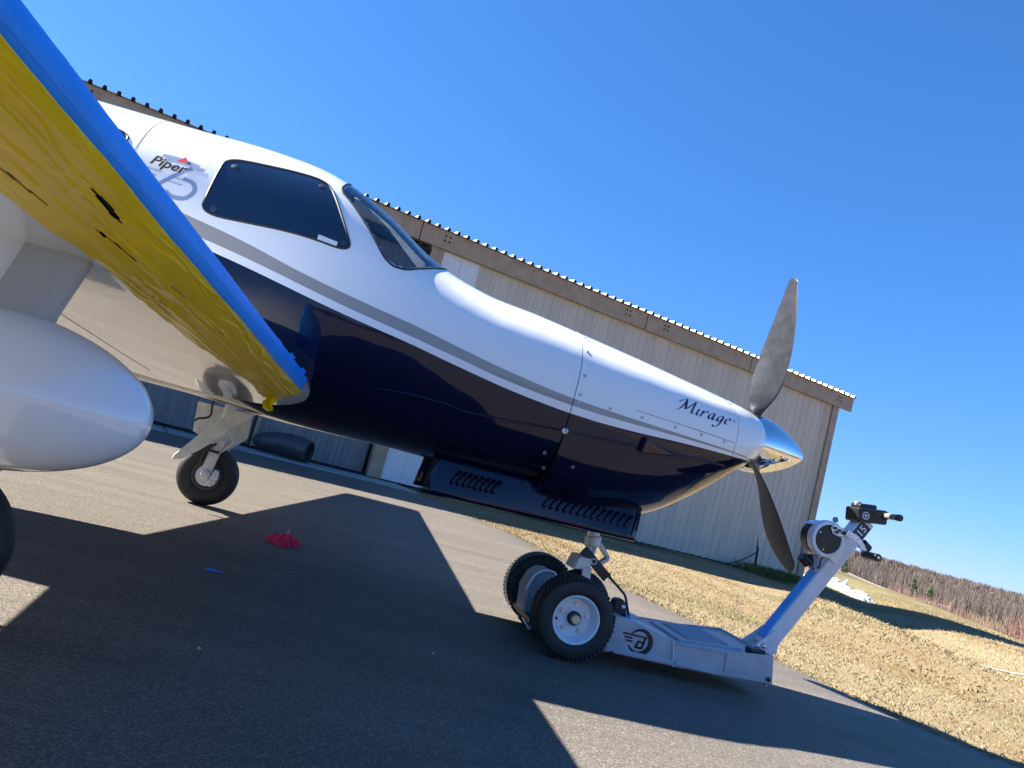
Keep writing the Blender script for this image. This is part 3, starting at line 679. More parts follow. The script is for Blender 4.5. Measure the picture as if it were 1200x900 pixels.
def seam(path, width, name, mtl, parent, off=.0008):
    p = smooth_poly([np.array(q) for q in path], 10); L = []
    for i, q in enumerate(p):
        d = p[min(i + 1, len(p) - 1)] - p[max(i - 1, 0)]; n_ = np.array([-d[1], d[0]]); n_ /= np.linalg.norm(n_)
        k = width / 2 * np.array([1, 1 / .62]); L.append([on_skin(*(q - n_ * k), off), on_skin(*(q + n_ * k), off)])
    return MB().grid(np.array(L)).build(name, mtl, parent, smooth=60)
SEAMM = mat('seam_grey', (.10, .11, .12), .7)  # dark grey of the panel joints
seam([(-.33, 1.25), (-.325, .95), (-.32, .7), (-.312, .45), (-.30, .1)], .004, 'panel_seam', SEAMM, fus)
seam([(-.33, 1.25), (-.5, 1.28), (-.9, 1.28)], .004, 'panel_seam', SEAMM, fus)
# lengthwise flange between upper and lower skin, flows into the cowl
def flange(path, parent):
    q = smooth_poly([np.array(p) for p in path], 10); MB().tube([side(a, b, .001) for a, b in q], [.0075 * min(1, .25 + 3 * min(i, len(q) - 1 - i) / len(q)) for i in range(len(q))], 8).build('skin_flange', NAVY, parent)
flange([(.95, 1.005), (1.15, 1.022), (1.34, 1.023), (1.43, 1.014), (1.66, 1.030), (1.91, 1.053)], fus)
flange([(1.93, 1.056), (2.18, 1.072), (2.515, 1.097), (2.74, 1.114), (2.85, 1.12)], cowl)
p, nn = side(1.9195, 1.055), np.array([0, -.97, -.25])
MB().lathe([(-.004, .017), (.005, .017), (.008, .012), (.006, .007), (.006, 0)], p, nn, 16).build('cowl_pin', STEEL, cowl)
for X_, Z_ in ((1.945, 1.470), (1.945, 1.342), (1.945, 1.560), (2.113, 1.222), (2.289, 1.226), (2.482, 1.229), (2.641, 1.233), (2.79, 1.236), (2.835, 1.36), (2.84, 1.46), (1.945, 1.245), (1.945, 1.205)):
    p = side(X_, Z_, .0); q = side(X_, Z_, .01); MB().lathe([(0, .0085), (.0022, .0085), (.003, .006), (.0018, .004), (.0018, 0)], p, q - p, 12).build('cowl_fastener', mat('cowl_fastener_paint', (.42, .46, .52), .35, metal=.4), cowl)
for X_, Z_ in ((1.86, .93), (1.885, .86), (2.02, .90)):
    p = side(X_, Z_, .0); q = side(X_, Z_, .01); MB().lathe([(0, .010), (.003, .010), (.004, 0)], p, q - p, 12).build('cowl_fastener', mat('dark_fastener', (.16, .17, .19), .4), cowl)
for zz, xa, xb in ((1.262, 1.95, 2.84),):     # fine seam along the top cowl's lower edge
    L = [[side(x_, 1.252 - .006 * (x_ - 1.9), .0007), side(x_, 1.255 - .006 * (x_ - 1.9), .0007)] for x_ in np.linspace(2.25, 2.86, 30)]
    MB().grid(np.array(L)).build('cowl_seam', SEAMM, cowl)
# small wedge air scoop on the cowl side
sc0 = [(2.325, 1.055), (2.335, 1.140), (2.47, 1.108), (2.60, 1.100), (2.50, 1.083)]
m_ = MB(); base = [side(a, b, -.004) for a, b in sc0]; topp = [side(2.318, 1.062, .040), side(2.328, 1.132, .036), side(2.47, 1.104, .014), side(2.59, 1.099, .001), side(2.50, 1.087, .014)]
m_.add(base + topp, [(5, 6, 7, 8, 9), (0, 1, 6, 5), (1, 2, 7, 6), (2, 3, 8, 7), (3, 4, 9, 8), (4, 0, 5, 9)]); m_.build('air_scoop', NAVY, cowl, smooth=0, bevel=.004)
# rough-air vents in the belly shade
# ---------------- lettering on the skin
def ribbon_text(strokes, fn, nib, name, mtl, parent, off):
    m_ = MB()
    for s in strokes:
        p = smooth_poly([np.array(q, float) for q in s], 8) if len(s) > 2 else [np.array(s[0], float) + (np.array(s[1], float) - np.array(s[0], float)) * t for t in np.linspace(0, 1, 6)]
        m_.grid(np.array([[fn(q - nib, off), fn(q + nib, off)] for q in p]))
    return m_.build(name, mtl, parent, smooth=0)
ms = [[(-.12, .62), (.02, .88), (.16, .92), (.12, .5), (.0, .1), (-.1, .02)], [(.16, .92), (.24, .3), (.27, .22)], [(.27, .22), (.42, .6), (.56, .95)], [(.56, .95), (.54, .4), (.56, .08), (.68, .1)],
      [(.80, .5), (.77, .15), (.82, .03), (.92, .12)], [(.86, .72), (.89, .76)], [(1.0, .5), (.98, .2), (.97, .02)], [(.98, .2), (1.08, .46), (1.17, .5), (1.2, .42)],
      [(1.52, .46), (1.42, .5), (1.30, .28), (1.33, .06), (1.43, .08), (1.53, .46)], [(1.53, .46), (1.50, .12), (1.56, .03), (1.66, .14)],
      [(1.93, .46), (1.83, .5), (1.71, .28), (1.74, .06), (1.84, .08), (1.94, .46)], [(1.94, .46), (1.88, -.1), (1.78, -.38), (1.66, -.40), (1.64, -.30)],
      [(2.06, .22), (2.2, .28), (2.28, .42), (2.2, .5), (2.1, .36), (2.07, .12), (2.16, .02), (2.32, .10)]]
fm = lambda q, off: side(2.475 + .140 * q[0] + .030 * q[1], 1.317 + .074 * q[1] + .004 * q[0], off)
ribbon_text(ms, fm, np.array([.036, .031]), 'name_lettering', DNAVY, cowl, .0022)['label'] = 'navy script lettering Mirage'
def font_mesh(txt, size, shear=0.0, bold=0.0):
    c = bpy.data.curves.new('t', 'FONT'); c.body = txt; c.size = size; c.shear = shear; c.offset = bold; c.resolution_u = 6
    o = bpy.data.objects.new('t', c); col.objects.link(o); dg = bpy.context.evaluated_depsgraph_get(); dg.update()
    me = bpy.data.meshes.new_from_object(o.evaluated_get(dg)); col.objects.unlink(o); bpy.data.objects.remove(o); return me
def place_text(txt, size, fn, name, mtl, parent, shear=0, bold=0, cuts=True, xs=1.0):
    me = font_mesh(txt, size, shear, bold); bm = bmesh.new(); bm.from_mesh(me); bmesh.ops.triangulate(bm, faces=bm.faces)
    if cuts: bmesh.ops.subdivide_edges(bm, edges=[e for e in bm.edges if e.calc_length() > size * .22], cuts=1); bmesh.ops.triangulate(bm, faces=bm.faces)
    for v in bm.verts: v.co = Vector(fn(v.co.x * xs, v.co.y))
    bm.to_mesh(me); bm.free(); me.materials.clear(); me.materials.append(mtl); return link(name, me, parent)
LX, LZ, SL = -.235, 1.700, .0
lf = lambda off: (lambda a, b: side(LX + a, LZ + b - .02 * a, off))
place_text('Piper', .068, lf(.0052), 'maker_lettering', DECAL, fus, .22, .0014, xs=1.06)['label'] = 'black lettering Piper'
# large 75 behind the name, drawn as broad strokes
s75 = [[(.035, .060), (.10, .068), (.20, .060)], [(.188, .060), (.13, -.01), (.075, -.085)], [(.16, -.022), (.205, -.03), (.225, -.065), (.20, -.112), (.145, -.122), (.112, -.105)], [(.17, .055), (.20, .048), (.225, .052)]]
m_ = MB()
for s in s75:
    q = smooth_poly([np.array(v) for v in s], 10); L = []
    for i, v in enumerate(q):
        d = q[min(i + 1, len(q) - 1)] - q[max(i - 1, 0)]; n_ = np.array([-d[1], d[0]]); n_ /= np.linalg.norm(n_); wd = .0095
        L.append([lf(.0022)(*(v - n_ * wd)), lf(.0022)(*(v + n_ * wd))])
    m_.grid(np.array(L))
m_.build('anniversary_number', DGREY, fus, smooth=0)['label'] = 'pale blue number 75 behind the lettering'
sticker([(LX + .098, LZ + .052), (LX + .150, LZ + .052), (LX + .128, LZ + .085)], 'logo_triangle', DRED, fus, .0058)
sticker([(LX + .140, LZ + .052), (LX + .166, LZ + .052), (LX + .150, LZ + .068)], 'logo_triangle', DBLUE, fus, .0066)
for a, b, z in ((.0, .06, -.028), (.11, .165, -.034), (.005, .055, -.052), (.085, .17, -.060)):
    m_ = MB()
    for t in np.arange(a, b, .0085): m_.add([lf(.0050)(t, z), lf(.0050)(t + .006, z), lf(.0050)(t + .006, z + .0055), lf(.0050)(t, z + .0055)], [(0, 1, 2, 3)])
    m_.build('small_print', DGREY, fus, smooth=0)

# ---------------- spinner and propeller
AX = np.array([3.15, 0, 1.324])
spn = MB().lathe([(-.03, .10), (-.03, .166), (.0, .170), (.04, .169), (.09, .160), (.15, .141), (.21, .114), (.27, .080), (.32, .045), (.345, .022), (.352, .008), (.353, .0)], AX, (1, 0, 0), 64).build('spinner', CHROME, plane, smooth=60)
spn['label'] = 'polished chrome spinner'
def blade(phi):
    rad = np.array([0, -math.sin(phi), math.cos(phi)]); tan = np.array([0, -math.cos(phi), -math.sin(phi)]); fx = np.array([1.0, 0, 0])
    sts = [(.10, .062, .060, 56, .0), (.16, .064, .058, 53, 0), (.20, .088, .046, 48, .0), (.27, .145, .030, 39, .005), (.36, .195, .022, 30, .01), (.47, .212, .017, 23, .012), (.60, .205, .013, 18, .01), (.74, .172, .010, 14, -.002), (.86, .126, .008, 12, -.02), (.95, .082, .006, 11, -.038), (.985, .056, .005, 10, -.046), (.992, .034, .003, 10, -.05)]
    rs = [s[0] for s in sts]; m_ = MB(); rings = []
    for r in np.concatenate([np.linspace(.10, .95, 44), np.linspace(.958, .992, 7)]):
        c, t, be, sw = [float(cubic(rs, [s[k] for s in sts], r)) for k in range(1, 5)]
        be = R(be); ch = tan * math.cos(be) + fx * math.sin(be); nn_ = fx * math.cos(be) - tan * math.sin(be); ring = []
        for j in range(28):
            q = 2 * math.pi * j / 28; x_ = .5 * math.cos(q); th_ = .5 * math.sin(q)
            camb = .25 * (1 - (2 * x_) ** 2) * t * (1 if r > .2 else 0)
            ring.append(AX - fx * .02 + rad * r + ch * (c * 1.06 * x_ + sw) + nn_ * (t * th_ * (.75 + .25 * (1 - 2 * abs(x_))) + camb))
        rings.append(ring)
    m_.grid(np.array(rings), closev=True); o = len(m_.v); m_.v += [tuple(p) for p in rings[-1]]; m_.f.append(tuple(range(o, o + 28))); m_.mi.append(0)
    b_ = m_.build('propeller_blade', BLADE, plane, smooth=50)
    MB().lathe([(.10, .056), (.140, .056), (.164, .056), (.168, .050), (.168, .03)], AX - fx * .02, rad, 28).build('blade_cuff', MATTE, b_)
    return b_
BLADE = mat('propeller_grey', (.034, .036, .041), .36, metal=.5, var=.45, vscale=9, bump=.0005, bscale=60)
for a in (11, 132, -115): blade(R(a))

# ---------------- wings
def airfoil(xc, t, upper, cam_=.02):
    xc = np.asarray(xc, float); yt = 5 * t * (.2969 * np.sqrt(xc) - .126 * xc - .3516 * xc ** 2 + .2843 * xc ** 3 - .1036 * xc ** 4); p = .35
    yc = np.where(xc < p, cam_ / p ** 2 * (2 * p * xc - xc ** 2), cam_ / (1 - p) ** 2 * ((1 - 2 * p) + 2 * p * xc - xc ** 2)); return np.where(upper, yc + yt, yc - yt)
WP = (.70, .075, .922, .079, 1.70, .95, 1.3); TIP = 7.0
def wing_pt(Y, c, sgn):
    """c < 0 upper, c > 0 lower surface; chord fraction is c squared. sgn -1 right, +1 left"""
    a = Y - .6; f = a / (TIP - .6); ch = WP[4] + (WP[5] - WP[4]) * f; t = .17 - .05 * f; inc = R(WP[6])
    xc = np.minimum(np.asarray(c) ** 2, 1); z = airfoil(xc, t, np.asarray(c) < 0) * ch; x_ = -xc * ch
    return np.stack(np.broadcast_arrays(WP[0] - WP[1] * a + x_ * math.cos(inc) + z * math.sin(inc), sgn * Y + 0 * z, WP[2] + WP[3] * a + z * math.cos(inc) + x_ * math.sin(inc)), -1)
CC = np.concatenate([np.linspace(-1, -.35, 24), np.linspace(-.33, .33, 40), np.linspace(.35, 1, 24)])
def wing_n(Y, c, sgn):
    e = 1e-3; a = wing_pt(Y, c + e, sgn) - wing_pt(Y, c - e, sgn); b = wing_pt(Y + e, c, sgn) - wing_pt(Y - e, c, sgn); n_ = np.cross(a, b)
    n_ /= np.linalg.norm(n_, axis=-1, keepdims=True); return n_
WINGM = mat('wing_white', (.78, .79, .78), .16, coat=1.0, bump=.010, bscale=2.2)
wings = {}
for sgn in (-1, 1):
    Ys = np.concatenate([np.linspace(.45, 6.85, 70), np.array([6.92, 6.97, 7.0])]); P = []
    for Y in Ys:
        p = wing_pt(Y, CC, sgn)
        if Y > 6.85: k = math.sqrt(max(.02, 1 - ((Y - 6.85) / .152) ** 2)); c0 = wing_pt(Y, np.array([-.6]), sgn)[0]; p = c0 + (p - c0) * np.array([.35 + .65 * k, 1, k])
        P.append(p)
    wings[sgn] = MB().grid(np.array(P), closev=True).build('wing', WINGM, plane, smooth=60)
    wings[sgn]['label'] = 'right wing with polished white underside' if sgn < 0 else 'left wing beyond the fuselage'
    # black de-icing boot on the leading edge
    c_ = np.linspace(-.26, .30, 26); Yb = np.linspace(.80, 6.6, 60); e_ = np.minimum(1, np.minimum(np.arange(26), 25 - np.arange(26)) / 2)
    pb = []
    for Y in Yb:
        q = wing_pt(Y, c_, sgn); n_ = wing_n(Y, c_, sgn); cen_ = wing_pt(Y, np.array([.5]), sgn)[0] * .5 + wing_pt(Y, np.array([-.5]), sgn)[0] * .5
        sg = np.sign(((q - cen_) * n_).sum(-1, keepdims=True)); pb.append(q + n_ * sg * (.0014 * e_[:, None] - .0003))
    MB().grid(np.array(pb)).build('deice_boot', mat('boot_rubber', (.012, .012, .013), .5), wings[sgn])
# underside panel joints on the right wing
JN = mat('joint_dark', (.03, .03, .03), .7)
def wing_line(pts, wd, mtl, name, off=.0006):
    q = smooth_poly([np.array(p) for p in pts], 12); L = []
    for i, v in enumerate(q):
        d = q[min(i + 1, len(q) - 1)] - q[max(i - 1, 0)]; n_ = np.array([-d[1], d[0] ]); n_ /= np.linalg.norm(n_); row = []
        for s_ in (-1, 1):
            Y, c = v + n_ * wd * s_; p = wing_pt(Y, np.array([c]), -1)[0]; nn_ = wing_n(Y, np.array([c]), -1)[0]; nn_ = nn_ if nn_[2] < 0 else -nn_; row.append(p + nn_ * off)
        L.append(row)
    return MB().grid(np.array(L)).build(name, mtl, wings[-1], smooth=60)
wing_line([(.75, .60), (1.2, .605), (2.6, .61), (3.6, .61)], .0010, JN, 'panel_joint')
# masking tape: wrinkled sheets stuck along the leading edge
def tape(name, Y0, Y1, c0f, c1f, off, wr, mtl, seed, slits=(), lab=None):
    r = np.random.default_rng(seed); Ys = np.concatenate([np.arange(Y0, 3.6, .008), np.arange(3.6, Y1, .08)]); nv = 72; m_ = MB(); P = []; U = []
    for Y in Ys:
        ca, cb = c0f(Y), c1f(Y); c = ca + (cb - ca) * np.linspace(0, 1, nv); q = wing_pt(Y, c, -1); n_ = wing_n(Y, c, -1)
        cen_ = .5 * (wing_pt(Y, np.array([.5]), -1)[0] + wing_pt(Y, np.array([-.5]), -1)[0]); n_ = n_ * np.sign(((q - cen_) * n_).sum(-1, keepdims=True))
        w2 = np.stack([np.full(nv, Y), c * 1.0, 0 * c], -1)
        wp = w2 + np.stack([0 * c, .020 * vnoise(w2 * np.array([4, 14, 1]), 1, seed + 7), 0 * c], -1)
        a = vnoise(wp * np.array([1.6, 34, 1]), 1, seed); b = vnoise(wp * np.array([5.5, 70, 1]), 1, seed + 1); g = vnoise(w2 * np.array([1.2, 20, 1]), 1, seed + 2); e_ = vnoise(wp * np.array([2.6, 16, 1]), 1, seed + 5)
        ridge = np.clip(1 - np.abs(a * 7), 0, 1) ** 1.5 * np.clip(.55 + 1.5 * g, 0, 1) + .6 * np.clip(1 - np.abs(b * 7), 0, 1) ** 1.5 * np.clip(.45 - 1.5 * g, 0, 1) + .8 * np.clip(1 - np.abs(e_ * 9), 0, 1) ** 1.5 * np.clip(.4 + 1.5 * b, 0, 1)
        P.append(q + n_ * (off + wr * (.60 * ridge + .14 * g))[:, None]); U.append(np.stack([np.full(nv, Y), c], -1))
    P = np.array(P); U = np.array(U); fs = []
    for i in range(len(Ys) - 1):
        for j in range(nv - 1):
            u = U[i, j]; cut = False
            for (sy, sc__, ly, lc, tl) in slits:
                dy = u[0] - sy; dc = u[1] - sc__ - tl * dy
                if (dy / ly) ** 2 + (dc / lc) ** 2 < 1: cut = True
            if not cut: fs.append((i * nv + j, (i + 1) * nv + j, (i + 1) * nv + j + 1, i * nv + j + 1))
    m_.add(P.reshape(-1, 3), fs); o = m_.build(name, mtl, wings[-1], smooth=75)
    sd = o.modifiers.new('thickness', 'SOLIDIFY'); sd.thickness = .0006; sd.offset = 0
    if lab: o['label'] = lab
    return o
YEL = mat('yellow_film', (.90, .63, .008), .30, var=.06, vscale=7, spec=.5)
BLT = mat('blue_tape', (.002, .28, .90), .5, var=.12, vscale=9)
jag = lambda Y, s: .007 * math.sin(Y * 5.3 + s) + .005 * math.sin(Y * 14 + 2 * s) + .0016 * math.sin(Y * 61 + s)
tape('yellow_masking_film', .68, 6.3, lambda Y: .072 + .4 * jag(Y, 1), lambda Y: np.interp(Y, [.65, .96, 1.74, 2.49, 2.81, 7], [.30, .285, .327, .346, .372, .40]) + .5 * jag(Y, 4), 0.0042, .0080, YEL, 11,
     slits=((2.79, .176, .075, .0085, -.05), (2.60, .247, .095, .0040, .10), (2.88, .313, .10, .0030, .06), (2.30, .21, .05, .0022, .1), (1.9, .20, .05, .0022, .05), (2.20, .29, .05, .002, .05)), lab='wrinkled yellow film under the wing leading edge')
tape('blue_masking_tape', .705, 6.3, lambda Y: -.26 - .5 * jag(Y, 2), lambda Y: .085 + .25 * jag(Y, 7), .0024, .0022, BLT, 23, lab='blue tape wrapped around the wing leading edge')
# loose ends of tape at the root
def flap(name, pts, mtl):
    m_ = MB(); m_.add([np.asarray(p) for p in pts], [tuple(range(len(pts)))]); o = m_.build(name, mtl, wings[-1], smooth=0); s_ = o.modifiers.new('t', 'SOLIDIFY'); s_.thickness = .001
a = wing_pt(.70, np.array([.27]), -1)[0]
m_ = MB(); L = []
for i, dz in enumerate(np.linspace(0, .075, 7)): L.append([a + np.array([.028 - .045 * u + .006 * math.sin(i * 1.3), .012 * math.sin(u * 7 + i) + .03 - .045 * i / 6, .010 - dz * (1 - .25 * abs(u - .5))]) for u in np.linspace(0, 1, 6)])
m_.grid(np.array(L)).build('film_end', YEL, wings[-1]).modifiers.new('t', 'SOLIDIFY').thickness = .001
for Y, c, s_ in ((.715, -.10, .035), (.72, -.03, .03), (.78, -.2, .03), (.95, -.25, .03)):
    p = wing_pt(Y, np.array([c]), -1)[0]; flap('tape_end', [p, p + np.array([.010, s_, .012]), p + np.array([-.012, s_ * .9, .030]), p + np.array([-.02, 0, .014])], BLT)

# ---------------- radar pod under the right wing
pod = MB(); t = np.linspace(0, 1, 40) ** 2.2; prof = [(-.355 * q, .166 * math.sqrt(max(0, 1 - (1 - q) ** 2.05))) for q in t] + [(-.55, .166), (-.8, .155), (-1.05, .12), (-1.25, .07), (-1.35, .012), (-1.352, 0)]
pod = pod.lathe(prof, (.575, -2.44, .684), (1, 0, 0), 72).build('radar_pod', mat('pod_white', (.82, .82, .82), .14, coat=1), plane, smooth=60)
pod['label'] = 'smooth white bullet shaped pod under the right wing'
PF = S(72, 362, -2.44)[0]
m_ = MB(); rings = []
for z_, fr, bk, hw_ in [(z__, PF + dx_, -.55, w__) for z__, dx_, w__ in ((.76, -.03, .05), (.84, -.01, .052), (.90, .005, .054), (.96, .02, .056), (1.0, .03, .058), (1.05, .035, .06))]:
    cx, hl = (fr + bk) / 2, (fr - bk) / 2; rings.append([(cx + hl * math.copysign(abs(math.cos(q)) ** .7, math.cos(q)), -2.44 + hw_ * math.copysign(abs(math.sin(q)) ** .8, math.sin(q)), z_) for q in np.linspace(0, 2 * math.pi, 41)[:-1]])
m_.grid(np.array(rings), closev=True); m_.build('pylon', mat('pylon_white', (.74, .75, .75), .2, coat=.8), pod, smooth=60)
# unpainted rounded front of the pylon, a shell just proud of it
fr_ = np.array(rings); cxs = fr_[:, :, 0].max(1) - .105; sh_ = []
for ring_, c_ in zip(fr_, cxs):
    q_ = ring_[ring_[:, 0] > c_ - .001]; q_ = np.array(sorted(q_.tolist(), key=lambda p: p[1])); o_ = [np.array([ring_[:, 0].max() - .105 + (.105 + .003) * math.cos(t_), -2.44 + (abs(ring_[:, 1] + 2.44).max() + .003) * math.copysign(abs(math.sin(t_)) ** .8, math.sin(t_)), ring_[0][2]]) for t_ in np.linspace(-math.pi / 2, math.pi / 2, 21)]; sh_.append(o_)
MB().grid(np.array(sh_)).build('pylon_front', mat('pylon_grey', (.36, .36, .35), .35, coat=.3), pod, smooth=60)
MB().tube([(-.8, -2.44 + .158 * math.cos(q), .684 + .158 * math.sin(q)) for q in np.linspace(0, 2 * math.pi, 50)], .0018, 5).build('pod_seam', SEAMM, pod)

# ---------------- tail
def slab(name, root, tip, croot, ctip, t, parent):
    """simple tapered tail surface from root LE to tip LE"""
    root, tip = np.array(root), np.array(tip); span = (tip - root) / np.linalg.norm(tip - root); th_ = np.cross(span, [1, 0, 0]); P = []
    for f in np.linspace(0, 1, 12):
        le = root + (tip - root) * f; c = croot + (ctip - croot) * f; xc = np.concatenate([np.linspace(1, 0, 16) ** 2, np.linspace(0, 1, 16)[1:] ** 2]); yy = 5 * t * (.2969 * np.sqrt(xc) - .126 * xc - .3516 * xc ** 2 + .2843 * xc ** 3 - .1036 * xc ** 4) * c
        yy[:16] *= 1; yy[16:] *= -1; P.append([le + np.array([-a_ * c, 0, 0]) + th_ * b_ for a_, b_ in zip(xc, yy)])
    P = np.array(P); m_ = MB().grid(P, closev=True); o = len(m_.v); m_.v += [tuple(p) for p in P[-1]]; m_.f.append(tuple(range(o, o + len(P[-1])))); m_.mi.append(0); m_.build(name, WHITE, parent, smooth=50)
slab('tailplane', (-4.0, -.1, 1.55), (-4.25, -2.1, 1.58), 1.0, .65, .10, plane); slab('tailplane', (-4.0, .1, 1.55), (-4.25, 2.1, 1.58), 1.0, .65, .10, plane)
slab('tail_fin', (-3.55, 0, 1.7), (-4.75, 0, 3.35), 1.6, .75, .11, plane)

# ---------------- landing gear
def main_gear(sgn):
    """coordinates for the left gear; mirrored for the right"""
    f = lambda p: np.array([p[0] - (.035 if sgn < 0 else 0), sgn * (p[1] + (.09 if sgn < 0 else 0)), p[2]])
    wc = f((0.0, 1.765, .217)); ax = np.array([0, 1.0, 0])
    g = MB(); g.tube([f((.045, 1.62, .93)), f((.03, 1.625, .62))], [.042, .040], 16); g.tube([f((.03, 1.625, .64)), f((.018, 1.63, .40))], .028, 14)
    g.beam(f((.035, 1.62, .50)), f((.0, 1.64, .23)), .035, .072); g.tube([f((0, 1.60, .228)), f((0, 1.80, .228))], .026, 14)
    g.tube([f((.07, 1.60, .60)), f((.13, 1.61, .49)), f((.05, 1.63, .40))], .011, 8)
    st = g.build('gear_strut', PRIMER, plane, bevel=.006)
    MB().lathe([(-.02, .04), (.012, .04), (.016, .022), (.016, 0)], f((0, 1.622, .228)), (0, -sgn, 0), 20).build('axle_cap', STEEL, st)
    MB().tube(smooth_poly([f((.03, 1.60, .86)), f((-.075, 1.57, .76)), f((-.075, 1.58, .64)), f((-.15, 1.60, .60)), f((-.17, 1.62, .58))], 8), .008, 6).build('brake_hose', BLACK, st)
    MB().tube(smooth_poly([f((.02, 1.60, .46)), f((-.035, 1.60, .40)), f((-.05, 1.62, .30))], 6), .009, 6).tube([f((-.03, 1.60, .405)), f((.055, 1.60, .40))], .010, 6).build('brake_line', BLACK, st)
    ty = MB(); R_, w_ = .228, .16
    ty.lathe([(-.055, .10), (-.066, .106), (-.077, .130), (-.078, .158), (-.068, .189), (-.044, .210), (0, .2172), (.044, .210), (.068, .189), (.078, .158), (.077, .130), (.066, .106), (.055, .10)], wc, ax, 56)
    whl = empty('main_wheel', wc); whl.parent = plane; off = -Vector(wc)
    def sub(mb, n, mt, **kw): o = mb.build(n, mt, whl, **kw); o.location = off; return o
    sub(ty, 'tyre', RUBBER)
    for q in (-.028, 0, .028): pass
    sub(MB().lathe([(-.060, .104), (-.064, .098), (-.050, .088), (-.030, .080), (-.028, .04), (-.045, .036), (-.045, 0)], wc, (0, sgn, 0), 40).lathe([(.060, .104), (.064, .098), (.05, .088), (.03, .080), (.028, .04), (.045, .036), (.045, 0)], wc, (0, sgn, 0), 40), 'rim', mat('wheel_grey', (.20, .20, .19), .5, metal=.4))
    bd = MB().lathe([(-.075, .03), (-.075, .074), (-.068, .074), (-.068, .03)], wc, (0, sgn, 0), 40); sub(bd, 'brake_disc', STEEL)
    ca = [f((.03, 1.67, .20)), f((.055, 1.67, .28)), f((.085, 1.67, .275)), f((.096, 1.67, .225)), f((.085, 1.67, .175)), f((.055, 1.67, .150)), f((.03, 1.67, .165))]
    sub(MB().prism(ca, (0, -.045 * sgn, 0)), 'brake_caliper', mat('cast_alloy', (.62, .62, .60), .4, metal=.6, var=.3, vscale=60), bevel=.006)
    for dx, dz in ((.055, .25), (.07, .20), (.055, .175), (.085, .235)): sub(MB().tube([f((dx, 1.63, dz)), f((dx, 1.617, dz))], .009, 8), 'caliper_bolt', STEEL)
    d = [f(p) for p in DOOR]; MB().prism(d, (0, .012 * sgn, 0)).prism([f((p[0] * .9 + .01, 1.79, p[2])) for p in DOOR[:2]] + [f((DOOR[1][0] * .9 + .01, 1.80, DOOR[1][2] - .03)), f((DOOR[0][0] * .9 + .01, 1.80, DOOR[0][2] - .03))], (0, .01, 0)).build('gear_door', PRIMER, plane, smooth=0, bevel=.003)
    m_ = MB(); m_.prism([f(p) for p in BLD], (0, .022 * sgn, 0)); m_.build('inner_gear_door', PRIMER, plane, smooth=0, bevel=.008)
DOOR = [S(232, 470, 1.82), S(296, 486, 1.82), S(290, 514, 1.82), S(262, 532, 1.82), S(248, 520, 1.82), S(226, 505, 1.82)]
BLD = [S(272, 480, 1.5), S(300, 486, 1.5), S(262, 510, 1.5), S(236, 526, 1.5), S(212, 538, 1.5), S(200, 538, 1.5), S(204, 532, 1.5), S(232, 510, 1.5), S(254, 495, 1.5)]
main_gear(1); main_gear(-1)
def nose_gear():
    y0 = -.03; wc = S(676, 706, y0); top = S(699, 610, y0); lo = S(688, 655, y0)
    g = MB(); g.tube([top, S(692, 640, y0)], .036, 16); g.tube([S(692, 640, y0), lo], .026, 14); g.tube([S(694, 632, y0) + np.array([0, 0, .02]), S(694, 640, y0)], .046, 16); g.tube([S(698, 640, y0 - .02), S(690, 660, y0 - .02)], .012, 8)
    g.prism([S(680, 652, y0 - .09), S(698, 655, y0 - .09), S(690, 668, y0 - .09), S(672, 667, y0 - .09)], (0, .18, 0))
    for s_ in (-1, 1): g.beam(S(683, 662, y0) + np.array([0, s_ * .085, 0]), wc + np.array([0, s_ * .085, 0]), .02, .05)
    st = g.build('nose_gear_strut', mat('gear_alloy', (.60, .60, .57), .4, metal=.3, var=.15, vscale=20), plane, bevel=.005)
    m_ = MB(); m_.beam(S(702, 636, y0), S(712, 654, y0), .05, .022); m_.beam(S(712, 654, y0), S(700, 662, y0), .05, .022); m_.tube([S(712, 654, y0 - .04), S(712, 654, y0 + .04)], .012, 8); m_.build('torque_link', mat('gear_alloy', (.6, .6, .57), .4), st, bevel=.004)
    ty = MB().lathe([(-.045, .075), (-.062, .085), (-.068, .115), (-.060, .15), (-.035, .174), (0, .180), (.035, .174), (.060, .15), (.068, .115), (.062, .085), (.045, .075)], wc, (0, 1, 0), 48)
    whl = empty('nose_wheel', wc); whl.parent = plane; o = ty.build('tyre', RUBBER, whl); o.location = -Vector(wc)
    o = MB().lathe([(-.05, .0), (-.05, .06), (-.046, .08), (.046, .08), (.05, .06), (.05, 0)], wc, (0, 1, 0), 32).build('rim', mat('wheel_grey', (.2, .2, .19), .5), whl); o.location = -Vector(wc)
nose_gear()
